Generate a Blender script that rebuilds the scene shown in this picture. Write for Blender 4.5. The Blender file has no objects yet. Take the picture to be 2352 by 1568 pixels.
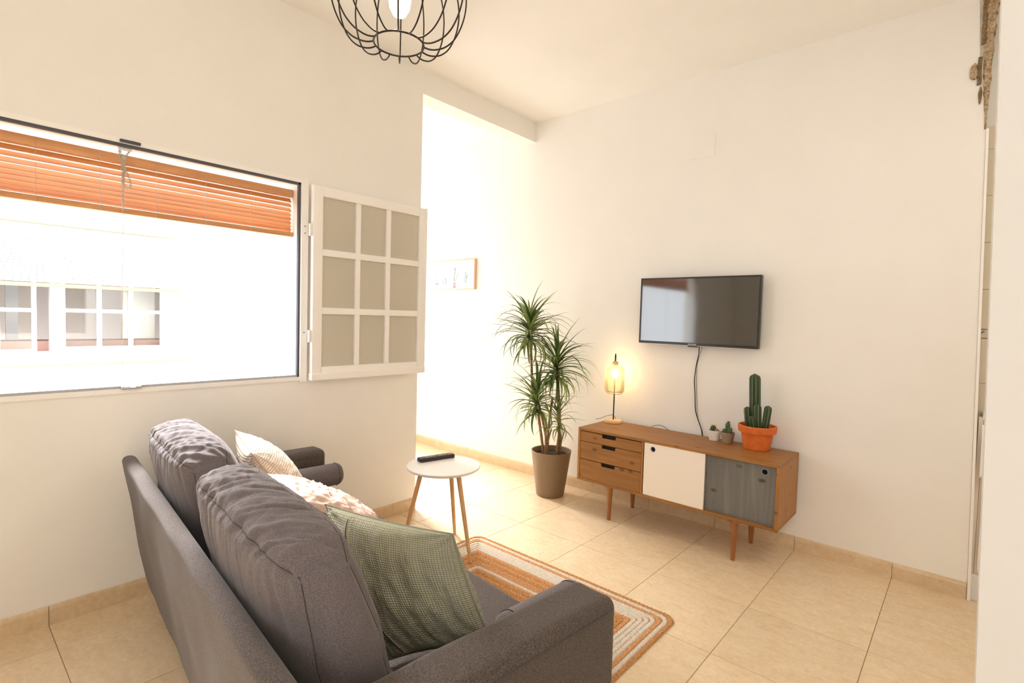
import bpy, math, random
import numpy as np
from mathutils import Vector, Matrix, noise
PI = math.pi
random.seed(7)
SC = bpy.context.scene
COL = SC.collection

# ------------------------------------------------------------------ camera
yaw, pitch, roll = (math.radians(a) for a in (41.4411, 2.5792, 1.6458))
FW = Vector((-math.sin(yaw)*math.cos(pitch), math.cos(yaw)*math.cos(pitch), -math.sin(pitch)))
r0 = FW.cross(Vector((0, 0, 1))).normalized(); u0 = r0.cross(FW)
RT = r0*math.cos(roll) + u0*math.sin(roll); UP = u0*math.cos(roll) - r0*math.sin(roll)
cam_d = bpy.data.cameras.new('camera'); cam = bpy.data.objects.new('camera', cam_d); COL.objects.link(cam)
m = Matrix((RT, UP, -FW)).transposed().to_4x4(); m.translation = Vector((2.9636, -3.6020, 1.4))
cam.matrix_world = m
cam_d.sensor_width = 36; cam_d.lens = 36*1193.61/2352; cam_d.clip_start = .02
SC.camera = cam

# ------------------------------------------------------------------ world, light, exposure
w = bpy.data.worlds.new('world'); SC.world = w; w.use_nodes = True
bg = w.node_tree.nodes['Background']; bg.inputs[0].default_value = (.93, .965, 1.0, 1); bg.inputs[1].default_value = 4.2
vs = SC.view_settings
vs.view_transform = 'Standard'; vs.look = 'None'; vs.gamma = 1; vs.use_curve_mapping = False; vs.exposure = .24
SC.cycles.max_bounces = 16; SC.cycles.diffuse_bounces = 12; SC.cycles.glossy_bounces = 6
SC.cycles.transmission_bounces = 8; SC.cycles.transparent_max_bounces = 16
SC.cycles.sample_clamp_indirect = 8; SC.cycles.caustics_reflective = False; SC.cycles.caustics_refractive = False

def area(name, loc, rot, sx, sy, power, col=(1, 1, 1), portal=False):
    l = bpy.data.lights.new(name, 'AREA'); l.shape = 'RECTANGLE'; l.size = sx; l.size_y = sy
    l.energy = power; l.color = col
    if portal: l.cycles.is_portal = True
    o = bpy.data.objects.new(name, l); COL.objects.link(o); o.location = loc; o.rotation_euler = rot
    return o
R90 = PI/2
# hazy sun over the house opposite, falling steeply through the window onto the far end of the sofa
sl = bpy.data.lights.new('hazy_sun', 'SUN'); sl.energy = 22; sl.angle = math.radians(28); sl.color = (1, .98, .97)
so_ = bpy.data.objects.new('hazy_sun', sl); COL.objects.link(so_)
so_.rotation_euler = Vector((-.80, .16, .66)).to_track_quat('Z', 'Y').to_euler()
# daylight portals at the three window openings
area('window_portal', (-.16, -2.98, 1.58), (0, -R90, 0), 1.15, 1.7, 1, portal=True)
area('passage_window_portal', (-2.32, -.66, 1.55), (0, -R90, 0), 1.6, .92, 1, portal=True)
area('rear_window_portal', (3.0, -5.32, 1.5), (R90, 0, 0), 1.2, 1.3, 1, portal=True)
# daylight falling through the tall passage window, then two added fill lamps
area('passage_daylight', (-2.25, -.66, 1.6), (0, -R90, 0), 1.4, .85, 15, (1, .95, .90))
area('kitchen_fill_light', (3.6, -1.3, 3.05), (0, 0, 0), .5, .5, 9, (1, .94, .85))  # added fill with no fixture, brightens the kitchen strip
area('rear_fill_light', (3.5, -4.5, 3.05), (0, 0, 0), .6, .6, 10, (1, .93, .84))  # unseen fill added behind the camera to lift the left wall

# ------------------------------------------------------------------ helpers
def link(o, parent=None):
    COL.objects.link(o)
    if parent is not None: o.parent = parent
    return o

def tag(o, label=None, cat=None, group=None, kind=None):
    if label: o['label'] = label
    if cat: o['category'] = cat
    if group: o['group'] = group
    if kind: o['kind'] = kind
    return o

def thing(name, label, cat, loc=(0, 0, 0), rz=0., group=None):
    o = bpy.data.objects.new(name, None); o.empty_display_size = .05
    o.location = loc; o.rotation_euler = (0, 0, rz)
    COL.objects.link(o); return tag(o, label, cat, group)

class MB:
    """collects vertices and faces of one mesh"""
    def __init__(s): s.v = []; s.f = []; s.mi = []; s.uv = {}
    def add(s, vs_, fs, mi=0):
        b = len(s.v); s.v += [tuple(p) for p in vs_]
        for f in fs: s.f.append(tuple(b+i for i in f)); s.mi.append(mi)
        return b
    def box(s, a, b, mi=0):
        x0, y0, z0 = a; x1, y1, z1 = b
        s.add([(x0,y0,z0),(x1,y0,z0),(x1,y1,z0),(x0,y1,z0),(x0,y0,z1),(x1,y0,z1),(x1,y1,z1),(x0,y1,z1)],
              [(0,3,2,1),(4,5,6,7),(0,1,5,4),(1,2,6,5),(2,3,7,6),(3,0,4,7)], mi); return s
    def rbox(s, a, b, r, k=1, n=(1, 1, 1), fn=None, mi=0):
        c = [(a[i]+b[i])/2 for i in range(3)]; h = [abs(b[i]-a[i])/2 for i in range(3)]
        r = min(r, min(h)*.999); ax = []
        for i in range(3):
            L = []
            for j in range(k+1):
                L.append(-h[i] + r*(1-math.tan((PI/4)*(1-j/k)))) if k > 0 else None
            inner = [-(h[i]-r) + 2*(h[i]-r)*j/n[i] for j in range(1, n[i])]
            R = [-x for x in reversed(L)]
            ax.append(L + inner + R)
        idx = {}; vs_ = []; fs = []
        def vid(p):
            key = tuple(round(x, 7) for x in p)
            if key in idx: return idx[key]
            q = [max(-(h[i]-r), min(h[i]-r, p[i])) for i in range(3)]
            d = Vector([p[i]-q[i] for i in range(3)])
            nrm = d.normalized() if d.length > 1e-9 else Vector((0, 0, 1))
            P = Vector([c[i]+q[i] for i in range(3)]) + nrm*r
            if fn: P = fn(P, nrm, [p[i]/h[i] for i in range(3)])
            idx[key] = len(vs_); vs_.append(tuple(P)); return idx[key]
        for axis in range(3):
            u, v = (axis+1) % 3, (axis+2) % 3
            for sg in (-1, 1):
                for i in range(len(ax[u])-1):
                    for j in range(len(ax[v])-1):
                        q = []
                        for (ii, jj) in ((i, j), (i+1, j), (i+1, j+1), (i, j+1)):
                            p = [0, 0, 0]; p[axis] = sg*h[axis]; p[u] = ax[u][ii]; p[v] = ax[v][jj]; q.append(vid(p))
                        if sg < 0: q.reverse()
                        fs.append(q)
        s.add(vs_, fs, mi); return s
    def tube(s, pts, r, n=8, caps=True, mi=0, closed=False, prof=None):
        P = [Vector(p) for p in pts]; N = len(P); rr = r if hasattr(r, '__len__') else [r]*N
        T = []
        for i in range(N):
            a = P[(i-1) % N] if (closed or i > 0) else P[i]; b = P[(i+1) % N] if (closed or i < N-1) else P[i]
            T.append((b-a).normalized())
        up = Vector((0, 0, 1)) if abs(T[0].z) < .9 else Vector((1, 0, 0))
        nrm = T[0].cross(up).normalized(); vs_ = []
        for i in range(N):
            nrm = (nrm - T[i]*nrm.dot(T[i])).normalized(); bn = T[i].cross(nrm)
            for k in range(n):
                a = 2*PI*k/n; vs_.append(P[i] + (nrm*math.cos(a)+bn*math.sin(a))*rr[i])
        fs = []
        for i in range(N if closed else N-1):
            for k in range(n):
                a, b = i*n+k, i*n+(k+1) % n; c, d = ((i+1) % N)*n+(k+1) % n, ((i+1) % N)*n+k
                fs.append((a, b, c, d))
        if caps and not closed:
            fs.append(tuple(range(n-1, -1, -1))); fs.append(tuple((N-1)*n+k for k in range(n)))
        s.add(vs_, fs, mi); return s
    def lathe(s, prof, c=(0, 0, 0), n=32, mi=0, fn=None, capb=True, capt=True):
        vs_ = []; fs = []; N = len(prof)
        for i, (r, z) in enumerate(prof):
            for k in range(n):
                a = 2*PI*k/n; rr = r*(fn(a, z) if fn else 1)
                vs_.append((c[0]+rr*math.cos(a), c[1]+rr*math.sin(a), c[2]+z))
        for i in range(N-1):
            for k in range(n):
                fs.append((i*n+k, i*n+(k+1) % n, (i+1)*n+(k+1) % n, (i+1)*n+k))
        if capb and prof[0][0] > 1e-5: fs.append(tuple(range(n-1, -1, -1)))
        if capt and prof[-1][0] > 1e-5: fs.append(tuple((N-1)*n+k for k in range(n)))
        s.add(vs_, fs, mi); return s
    def prism(s, poly, off, mi=0):
        """poly: list of 3d points, extruded by vector off"""
        n = len(poly); P = [Vector(p) for p in poly]; o = Vector(off)
        s.add(P + [p+o for p in P], [tuple(range(n-1, -1, -1)), tuple(range(n, 2*n))] +
              [(i, (i+1) % n, n+(i+1) % n, n+i) for i in range(n)], mi); return s
    def mesh(s, name, mats, smooth=False, o=(0, 0, 0), recalc=False):
        me = bpy.data.meshes.new(name)
        me.from_pydata([(p[0]-o[0], p[1]-o[1], p[2]-o[2]) for p in s.v], [], s.f)
        for mt in (mats if isinstance(mats, (list, tuple)) else [mats]): me.materials.append(mt)
        me.polygons.foreach_set('material_index', s.mi)
        if smooth: me.polygons.foreach_set('use_smooth', [True]*len(s.f))
        if recalc:
            import bmesh
            b = bmesh.new(); b.from_mesh(me); bmesh.ops.recalc_face_normals(b, faces=b.faces); b.to_mesh(me); b.free()
        me.update(); return me
    def build(s, name, mats, parent=None, smooth=False, recalc=True, sharp=None):
        off = parent_off(parent)
        me = s.mesh(name, mats, smooth or sharp is not None, off, recalc)
        if sharp is not None:
            me.set_sharp_from_angle(angle=math.radians(sharp))
        ob = bpy.data.objects.new(name, me); link(ob, parent); return ob
LOCAL = [False]
def parent_off(p):
    if LOCAL[0]: return (0, 0, 0)
    o = Vector((0, 0, 0))
    while p is not None: o += p.location; p = p.parent
    return o

# ------------------------------------------------------------------ materials
def mat(name, col, rough=.6, spec=.5, metal=0., build=None, **kw):
    mt = bpy.data.materials.new(name); mt.use_nodes = True; nt = mt.node_tree; b = nt.nodes['Principled BSDF']
    b.inputs['Base Color'].default_value = (*col, 1); b.inputs['Roughness'].default_value = rough
    b.inputs['Specular IOR Level'].default_value = spec; b.inputs['Metallic'].default_value = metal
    for k, v in kw.items(): b.inputs[k.replace('_', ' ')].default_value = v
    mt.diffuse_color = (*col, 1)
    if build: build(nt, b)
    return mt
def nd(nt, t, **kw):
    n = nt.nodes.new(t)
    for k, v in kw.items(): setattr(n, k, v)
    return n
def coords(nt, scale=(1, 1, 1), kind='Object', rot=(0, 0, 0)):
    tc = nd(nt, 'ShaderNodeTexCoord'); mp = nd(nt, 'ShaderNodeMapping')
    mp.inputs['Scale'].default_value = scale; mp.inputs['Rotation'].default_value = rot
    nt.links.new(tc.outputs[kind], mp.inputs['Vector']); return mp.outputs[0]
def ramp(nt, fac, stops):
    r = nd(nt, 'ShaderNodeValToRGB'); e = r.color_ramp.elements
    while len(e) < len(stops): e.new(.5)
    for i, (p, c) in enumerate(stops): e[i].position = p; e[i].color = (*c, 1)
    nt.links.new(fac, r.inputs[0]); return r.outputs[0]
def noisetex(nt, vec, scale, detail=3, rough=.55, dist=0):
    n = nd(nt, 'ShaderNodeTexNoise'); n.inputs['Scale'].default_value = scale; n.inputs['Detail'].default_value = detail
    n.inputs['Roughness'].default_value = rough; n.inputs['Distortion'].default_value = dist
    nt.links.new(vec, n.inputs['Vector']); return n.outputs[0]
def bump(nt, b, h, strength, dist=.01):
    n = nd(nt, 'ShaderNodeBump'); n.inputs['Strength'].default_value = strength; n.inputs['Distance'].default_value = dist
    nt.links.new(h, n.inputs['Height']); nt.links.new(n.outputs[0], b.inputs['Normal'])
def mul(c, k): return tuple(min(1, x*k) for x in c)

def paint(name, col, rough=.75):
    def f(nt, b):
        v = coords(nt); n = noisetex(nt, v, 3, 4)
        nt.links.new(ramp(nt, n, [(.3, mul(col, .985)), (.7, mul(col, 1.01))]), b.inputs['Base Color'])
        bump(nt, b, noisetex(nt, v, 260, 3), .06, .002)
    return mat(name, col, rough, .25, build=f)
M_WALL = paint('cream wall paint', (.88, .87, .842))
M_CEIL = paint('ceiling paint', (.88, .87, .842))
M_WHITE = paint('white wall paint', (.72, .715, .705))
M_EXT = paint('white exterior render', (.93, .93, .92))

def tile_build(c0, c1, c2, sc=1.0):
    def f(nt, b):
        oi = nd(nt, 'ShaderNodeObjectInfo'); v = coords(nt)
        add = nd(nt, 'ShaderNodeVectorMath', operation='ADD'); sv = nd(nt, 'ShaderNodeVectorMath', operation='SCALE')
        cmb = nd(nt, 'ShaderNodeCombineXYZ')
        for i in range(3): nt.links.new(oi.outputs['Random'], cmb.inputs[i])
        nt.links.new(cmb.outputs[0], sv.inputs[0]); sv.inputs['Scale'].default_value = 37
        nt.links.new(v, add.inputs[0]); nt.links.new(sv.outputs[0], add.inputs[1])
        mp = nd(nt, 'ShaderNodeMapping'); mp.inputs['Scale'].default_value = (1, 2.2, 1); nt.links.new(add.outputs[0], mp.inputs[0])
        n1 = noisetex(nt, mp.outputs[0], 9*sc, 6, .65, .8); n2 = noisetex(nt, add.outputs[0], 55*sc, 3, .6)
        mx = nd(nt, 'ShaderNodeMix', data_type='RGBA'); mx.inputs[0].default_value = .35
        nt.links.new(ramp(nt, n1, [(.3, c0), (.5, c1), (.72, c2)]), mx.inputs[6])
        nt.links.new(ramp(nt, n2, [(.35, c0), (.65, c2)]), mx.inputs[7])
        hs = nd(nt, 'ShaderNodeHueSaturation'); mr = nd(nt, 'ShaderNodeMapRange')
        mr.inputs['To Min'].default_value = .96; mr.inputs['To Max'].default_value = 1.04
        nt.links.new(oi.outputs['Random'], mr.inputs[0]); nt.links.new(mr.outputs[0], hs.inputs['Value'])
        nt.links.new(mx.outputs[2], hs.inputs['Color']); nt.links.new(hs.outputs[0], b.inputs['Base Color'])
        nt.links.new(ramp(nt, n2, [(.3, (.17,)*3), (.7, (.27,)*3)]), b.inputs['Roughness'])
    return f
M_TILE = mat('beige marbled floor tile', (.75, .58, .38), .3, .45, build=tile_build((.68, .51, .32), (.76, .60, .40), (.81, .68, .48)))
M_SKIRT = mat('beige skirting tile', (.72, .54, .34), .35, .4, build=tile_build((.60, .45, .28), (.69, .53, .345), (.75, .61, .42), .8))
M_GROUT = mat('grout', (.42, .32, .21), .9, .1)
M_KTILE = mat('cream kitchen wall tile', (.78, .70, .55), .3, .4)
M_ALU = mat('white lacquered aluminium', (.92, .905, .88), .35, .4)
M_SEAL = mat('dark rubber seal', (.09, .09, .10), .6, .3)
M_GREYSEAL = mat('grey sill track', (.42, .42, .45), .5, .3)
M_DARKMETAL = mat('dark metal wire', (.035, .028, .024), .42, .4, .6)
M_CHROME = mat('brushed metal', (.6, .58, .55), .3, .5, 1.)

def glass(name, tint=(1, 1, 1), gl=.9):
    mt = bpy.data.materials.new(name); mt.use_nodes = True; nt = mt.node_tree; nt.nodes.clear()
    o = nd(nt, 'ShaderNodeOutputMaterial'); mx = nd(nt, 'ShaderNodeMixShader'); t = nd(nt, 'ShaderNodeBsdfTransparent'); g = nd(nt, 'ShaderNodeBsdfGlossy')
    fr = nd(nt, 'ShaderNodeFresnel'); fr.inputs[0].default_value = 1.45; t.inputs[0].default_value = (*tint, 1); g.inputs['Roughness'].default_value = .02
    g.inputs[0].default_value = (gl, gl, gl, 1)
    nt.links.new(fr.outputs[0], mx.inputs[0]); nt.links.new(t.outputs[0], mx.inputs[1]); nt.links.new(g.outputs[0], mx.inputs[2]); nt.links.new(mx.outputs[0], o.inputs[0])
    return mt
M_GLASS = glass('window glass', (.985, .985, .965), .8)
M_FROST = glass('frosted cream glass', (.97, .96, .92), .6)
_nt = M_FROST.node_tree; _o = [n for n in _nt.nodes if n.type == 'OUTPUT_MATERIAL'][0]; _s = _o.inputs[0].links[0].from_socket
_t = _nt.nodes.new('ShaderNodeBsdfDiffuse'); _t.inputs[0].default_value = (.84, .80, .69, 1); _m = _nt.nodes.new('ShaderNodeMixShader'); _m.inputs[0].default_value = .6
_nt.links.new(_s, _m.inputs[1]); _nt.links.new(_t.outputs[0], _m.inputs[2]); _nt.links.new(_m.outputs[0], _o.inputs[0])
M_SHADEGLASS = glass('amber tinted glass', (.96, .88, .76), .5)
_nt = M_SHADEGLASS.node_tree; _o = [n for n in _nt.nodes if n.type == 'OUTPUT_MATERIAL'][0]; _s = _o.inputs[0].links[0].from_socket
_t = _nt.nodes.new('ShaderNodeBsdfTranslucent'); _t.inputs[0].default_value = (1, .86, .62, 1); _m = _nt.nodes.new('ShaderNodeMixShader'); _m.inputs[0].default_value = .2
_nt.links.new(_s, _m.inputs[1]); _nt.links.new(_t.outputs[0], _m.inputs[2]); _nt.links.new(_m.outputs[0], _o.inputs[0])

def wood(name, c0, c1, scale=(1, 14, 14), rough=.45, knots=True, rot=(0, 0, 0), kn_col=(.10, .045, .015)):
    def f(nt, b):
        oi = nd(nt, 'ShaderNodeObjectInfo'); v = coords(nt, scale, rot=rot)
        add = nd(nt, 'ShaderNodeVectorMath', operation='ADD'); cmb = nd(nt, 'ShaderNodeCombineXYZ')
        mr = nd(nt, 'ShaderNodeMath', operation='MULTIPLY'); mr.inputs[1].default_value = 13.
        nt.links.new(oi.outputs['Random'], mr.inputs[0])
        for i in range(3): nt.links.new(mr.outputs[0], cmb.inputs[i])
        nt.links.new(v, add.inputs[0]); nt.links.new(cmb.outputs[0], add.inputs[1])
        n = noisetex(nt, add.outputs[0], 1.6, 6, .6, 1.2)
        col = ramp(nt, n, [(.28, c0), (.5, tuple((a+b_)/2 for a, b_ in zip(c0, c1))), (.7, c1)])
        n3 = noisetex(nt, add.outputs[0], 9, 3, .6)
        if knots:
            v2 = coords(nt, (6, 11, 11)); a2 = nd(nt, 'ShaderNodeVectorMath', operation='ADD')
            nt.links.new(v2, a2.inputs[0]); nt.links.new(cmb.outputs[0], a2.inputs[1])
            vo = nd(nt, 'ShaderNodeTexVoronoi'); vo.inputs['Scale'].default_value = 1.0; nt.links.new(a2.outputs[0], vo.inputs['Vector'])
            k = ramp(nt, vo.outputs['Distance'], [(.07, (.85, .85, .85)), (.165, (0, 0, 0))])
            mx = nd(nt, 'ShaderNodeMix', data_type='RGBA'); nt.links.new(k, mx.inputs[0]); nt.links.new(col, mx.inputs[6]); mx.inputs[7].default_value = (*kn_col, 1)
            col = mx.outputs[2]
        nt.links.new(col, b.inputs['Base Color']); bump(nt, b, n3, .12, .002)
    return mat(name, c1, rough, .35, build=f)
M_WOOD = wood('orange brown stained pine', (.235, .10, .026), (.39, .18, .048))
M_WOODF = wood('stained pine drawer front', (.215, .095, .028), (.36, .17, .053))
M_WOODV = wood('stained pine end grain side', (.29, .125, .032), (.43, .195, .050), scale=(14, 14, 1.5))
M_GREYW = wood('grey stained pine', (.125, .122, .115), (.225, .22, .205), scale=(9, 9, .8), kn_col=(.05, .048, .045))
M_LEG = wood('brown turned leg', (.25, .095, .03), (.40, .17, .055), scale=(20, 20, 2), knots=False)
M_BEECH = wood('light beech leg', (.62, .36, .17), (.78, .50, .27), scale=(22, 22, 2), knots=False)
M_PALEW = wood('pale birch', (.66, .43, .22), (.80, .58, .34), scale=(3, 16, 16), knots=False)
M_BLIND = wood('orange timber slat', (.52, .245, .10), (.74, .39, .18), scale=(14, .9, 14), rough=.4, knots=False)
_nt = M_BLIND.node_tree; _b = _nt.nodes['Principled BSDF']; _src = _b.inputs['Base Color'].links[0].from_socket
_hs = _nt.nodes.new('ShaderNodeHueSaturation'); _oi = _nt.nodes.new('ShaderNodeObjectInfo'); _mr = _nt.nodes.new('ShaderNodeMapRange')
_mr.inputs['To Min'].default_value = .82; _mr.inputs['To Max'].default_value = 1.15
_nt.links.new(_oi.outputs['Random'], _mr.inputs[0]); _nt.links.new(_mr.outputs[0], _hs.inputs['Value']); _nt.links.new(_src, _hs.inputs['Color']); _nt.links.new(_hs.outputs[0], _b.inputs['Base Color'])
M_PANEL = mat('white painted door', (.86, .80, .72), .4, .4)
M_BLACK = mat('black void', (.012, .01, .009), .6, .2)
M_TABLE = mat('white table top', (.92, .91, .90), .35, .4)

def fabric(name, c0, c1, sc=420, wv=.5, rough=.95, sheen=.15, lint=None):
    def f(nt, b):
        v = coords(nt); n = noisetex(nt, v, sc, 3, .75); n2 = noisetex(nt, v, 6, 3, .5)
        mx = nd(nt, 'ShaderNodeMix', data_type='RGBA', blend_type='MULTIPLY'); mx.inputs[0].default_value = .4
        nt.links.new(ramp(nt, n, [(.36, c0), (.64, c1)]), mx.inputs[6]); nt.links.new(ramp(nt, n2, [(.3, (.85,)*3), (.7, (1, 1, 1))]), mx.inputs[7])
        nt.links.new(mx.outputs[2], b.inputs['Base Color'])
        bump(nt, b, n, wv, .0015)
        b.inputs['Sheen Weight'].default_value = sheen; b.inputs['Sheen Roughness'].default_value = .5
    return mat(name, c1, rough, .1, build=f)
M_SOFA = fabric('dark taupe woven upholstery', (.035, .027, .024), (.150, .120, .106), 380, .25)
M_CUSH = fabric('dark taupe cushion cloth', (.098, .082, .086), (.20, .173, .176), 420, .25)
M_SEAM = fabric('seam thread', (.055, .045, .042), (.10, .085, .08))

def uvfabric(name, c0, c1, freq, kind='waffle', strength=.7, dist=.004, sheen=.1):
    def f(nt, b):
        tc = nd(nt, 'ShaderNodeTexCoord'); sp = nd(nt, 'ShaderNodeSeparateXYZ'); nt.links.new(tc.outputs['UV'], sp.inputs[0])
        outs = []
        for i in range(2):
            m1 = nd(nt, 'ShaderNodeMath', operation='MULTIPLY'); m1.inputs[1].default_value = freq[i]*PI; nt.links.new(sp.outputs[i], m1.inputs[0])
            m2 = nd(nt, 'ShaderNodeMath', operation='SINE'); nt.links.new(m1.outputs[0], m2.inputs[0])
            m3 = nd(nt, 'ShaderNodeMath', operation='ABSOLUTE'); nt.links.new(m2.outputs[0], m3.inputs[0]); outs.append(m3.outputs[0])
        mm = nd(nt, 'ShaderNodeMath', operation='MULTIPLY'); nt.links.new(outs[0], mm.inputs[0]); nt.links.new(outs[1], mm.inputs[1])
        h = mm.outputs[0]
        v = coords(nt); n = noisetex(nt, v, 300, 3, .7)
        ad = nd(nt, 'ShaderNodeMath', operation='MULTIPLY_ADD'); nt.links.new(n, ad.inputs[0]); ad.inputs[1].default_value = .35; nt.links.new(h, ad.inputs[2])
        nt.links.new(ramp(nt, ad.outputs[0], [(.1, c0), (.85, c1)]), b.inputs['Base Color'])
        bump(nt, b, ad.outputs[0], strength, dist)
        b.inputs['Sheen Weight'].default_value = sheen
    return mat(name, c1, .95, .1, build=f)
M_CREAM = uvfabric('cream waffle cotton', (.62, .46, .32), (.86, .76, .64), (34, 34), strength=.9, dist=.006)
M_GREEN = uvfabric('sage green waffle cotton', (.26, .255, .18), (.41, .405, .30), (62, 58), strength=.75, dist=.003)
M_PINK = fabric('pale pink linen', (.62, .43, .36), (.75, .58, .50), 240, .4)

def speck(name, c0, c1, sc, rough=.9, st=.6, ds=.006):
    def f(nt, b):
        v = coords(nt); n = noisetex(nt, v, sc, 4, .7)
        nt.links.new(ramp(nt, n, [(.35, c0), (.65, c1)]), b.inputs['Base Color']); bump(nt, b, n, st, ds)
    return mat(name, c1, rough, .2, build=f)
M_JUTE = speck('orange jute braid', (.36, .15, .045), (.68, .36, .15), 130)
M_JUTE2 = speck('light orange jute braid', (.46, .21, .075), (.74, .42, .20), 130)
M_COTTON = speck('bleached white braid', (.58, .50, .40), (.80, .73, .63), 130)
M_SOIL = speck('potting soil', (.02, .012, .008), (.10, .06, .04), 160)
M_TAUPE = mat('taupe plastic pot', (.23, .16, .10), .5, .35)
M_TERRA = speck('orange terracotta', (.62, .135, .028), (.74, .185, .045), 26, .6, .1)
M_WPOT = speck('white ribbed ceramic', (.74, .70, .66), (.84, .80, .76), 40, .45, .1)
M_GPOT = speck('grey brown concrete', (.27, .20, .13), (.38, .29, .20), 60, .8, .2)
M_CANE = speck('dracaena cane bark', (.20, .11, .055), (.42, .27, .15), 70)
def leafmat(name, c0, c1):
    def f(nt, b):
        oi = nd(nt, 'ShaderNodeObjectInfo'); nt.links.new(ramp(nt, oi.outputs['Random'], [(.1, c0), (.9, c1)]), b.inputs['Base Color'])
    return mat(name, c1, .4, .45, build=f)
M_LEAF = leafmat('dracaena leaf', (.06, .12, .03), (.28, .36, .11))
def cactusmat(name, body, ridge):
    def f(nt, b):
        a = nd(nt, 'ShaderNodeVertexColor', layer_name='ridge')
        nt.links.new(ramp(nt, a.outputs[0], [(.55, body), (.95, ridge)]), b.inputs['Base Color'])
    return mat(name, body, .45, .4, build=f)
M_CACT = cactusmat('green cactus skin', (.035, .065, .028), (.19, .22, .12))
M_CACT2 = cactusmat('bright green cactus skin', (.07, .13, .045), (.20, .28, .13))
M_SCREEN = mat('glossy black screen', (.012, .010, .009), .07, 1.0, Coat_Weight=.8, Coat_IOR=1.7, Coat_Roughness=.05)
M_TVB = mat('black tv bezel', (.02, .018, .018), .3, .5)
M_REMOTE = mat('black remote plastic', (.035, .03, .03), .45, .4)
M_BTN = mat('grey rubber button', (.55, .50, .47), .6, .3)
M_CORD = mat('black cord', (.02, .018, .018), .5, .3)
M_ROPE = speck('beige cotton cord', (.50, .42, .32), (.72, .65, .54), 400)
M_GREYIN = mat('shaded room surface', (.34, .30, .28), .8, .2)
M_PALEBLIND = mat('pale timber slat', (.36, .28, .17), .6, .2)
M_REDSILL = mat('reddish sill', (.45, .28, .24), .7, .2)

def emit(name, col, st):
    mt = bpy.data.materials.new(name); mt.use_nodes = True; b = mt.node_tree.nodes['Principled BSDF']
    b.inputs['Base Color'].default_value = (*col, 1); b.inputs['Emission Color'].default_value = (*col, 1); b.inputs['Emission Strength'].default_value = st
    return mt
M_BULB = emit('glowing bulb', (1, .80, .50), 9)
M_BULB2 = emit('glowing lamp bulb', (1, .78, .45), 14)

# ------------------------------------------------------------------ the room
ZC = 3.121; YO = -1.2616; ZH = 2.953
def slab_with_holes(mb, axis, t0, t1, a0, a1, z0, z1, holes):
    """wall slab normal to axis ('x' or 'y'), thickness t0..t1, spanning a0..a1, with rectangular holes (a,b,zlo,zhi)"""
    xs = sorted({a0, a1, *[h[0] for h in holes], *[h[1] for h in holes]}); zs = sorted({z0, z1, *[h[2] for h in holes], *[h[3] for h in holes]})
    for i in range(len(xs)-1):
        run = None
        for j in range(len(zs)-1):
            cx, cz = (xs[i]+xs[i+1])/2, (zs[j]+zs[j+1])/2
            if any(h[0] < cx < h[1] and h[2] < cz < h[3] for h in holes): continue
            if axis == 'x': mb.box((t0, xs[i], zs[j]), (t1, xs[i+1], zs[j+1]))
            else: mb.box((xs[i], t0, zs[j]), (xs[i+1], t1, zs[j+1]))
def struct(mb, name, m_, label=None, **kw):
    o = mb.build(name, m_, **kw); return tag(o, label, kind='structure')

WY0, WY1, WZ0, WZ1 = -3.83, -2.1423, 1.0183, 2.1481           # window opening
mb = MB(); slab_with_holes(mb, 'x', -.16, 0, -5.4, YO, 0, ZC, [(WY0, WY1, WZ0, WZ1)])
mb.box((-.16, YO, ZH), (0, 0.0, ZC))                             # header over the opening
struct(mb, 'wall_left', M_WALL, 'cream wall with the window and the header over the passage opening')
# wall with the tv; its free end (door side) is slightly out of plumb
mb = MB()
def tvx(z): return 3.0145 - .0205*z
for z0, z1 in ((0, 1.2), (1.2, 2.43)):
    mb.prism([(-2.3, 0, z0), (tvx(z0), 0, z0), (tvx(z1), 0, z1), (-2.3, 0, z1)], (0, .12, 0))
mb.prism([(-2.3, 0, 2.43), (tvx(2.43), 0, 2.43), (2.925, 0, 2.75), (2.907, 0, ZC), (-2.3, 0, ZC)], (0, .12, 0))
struct(mb, 'wall_back', M_WALL, 'cream wall behind the television and the sideboard')
# passage beyond the opening
mb = MB(); mb.box((-2.3, YO-.15, 0), (-.16, YO, ZC)); struct(mb, 'wall_passage_side', M_WHITE, 'side wall of the bright passage')
mb = MB(); slab_with_holes(mb, 'x', -2.42, -2.3, YO-.15, .12, 0, ZC, [(-1.1, -.2, .85, 2.4)]); struct(mb, 'wall_passage_end', M_WHITE)
# foreground wall end and the rest of the shell behind the camera
mb = MB()
mb.prism([(3.0184, -2.4, 0), (4.3, -2.4, 0), (4.3, -2.4, ZC), (2.946, -2.4, ZC)], (0, .12, 0))
struct(mb, 'wall_right', M_WHITE, 'white wall edge in the near foreground on the right')
mb = MB(); mb.box((4.3, -5.4, 0), (4.42, 1.4, ZC)); struct(mb, 'wall_far_side', M_WALL)
mb = MB(); slab_with_holes(mb, 'y', -5.52, -5.4, -.16, 4.42, 0, ZC, [(2.4, 3.6, .85, 2.15)]); struct(mb, 'wall_rear', M_WALL)
mb = MB(); mb.box((2.6, 1.3, 0), (4.42, 1.4, ZC)); mb.box((2.5, .12, 0), (2.6, 1.4, ZC)); struct(mb, 'wall_kitchen_rear', M_WALL)
mb = MB(); mb.box((-.16, -5.52, ZC), (4.42, 1.4, ZC+.1)); mb.box((-2.42, YO-.15, ZC), (-.16, 1.4, ZC+.1)); struct(mb, 'ceiling', M_CEIL, 'plain cream ceiling')

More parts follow.
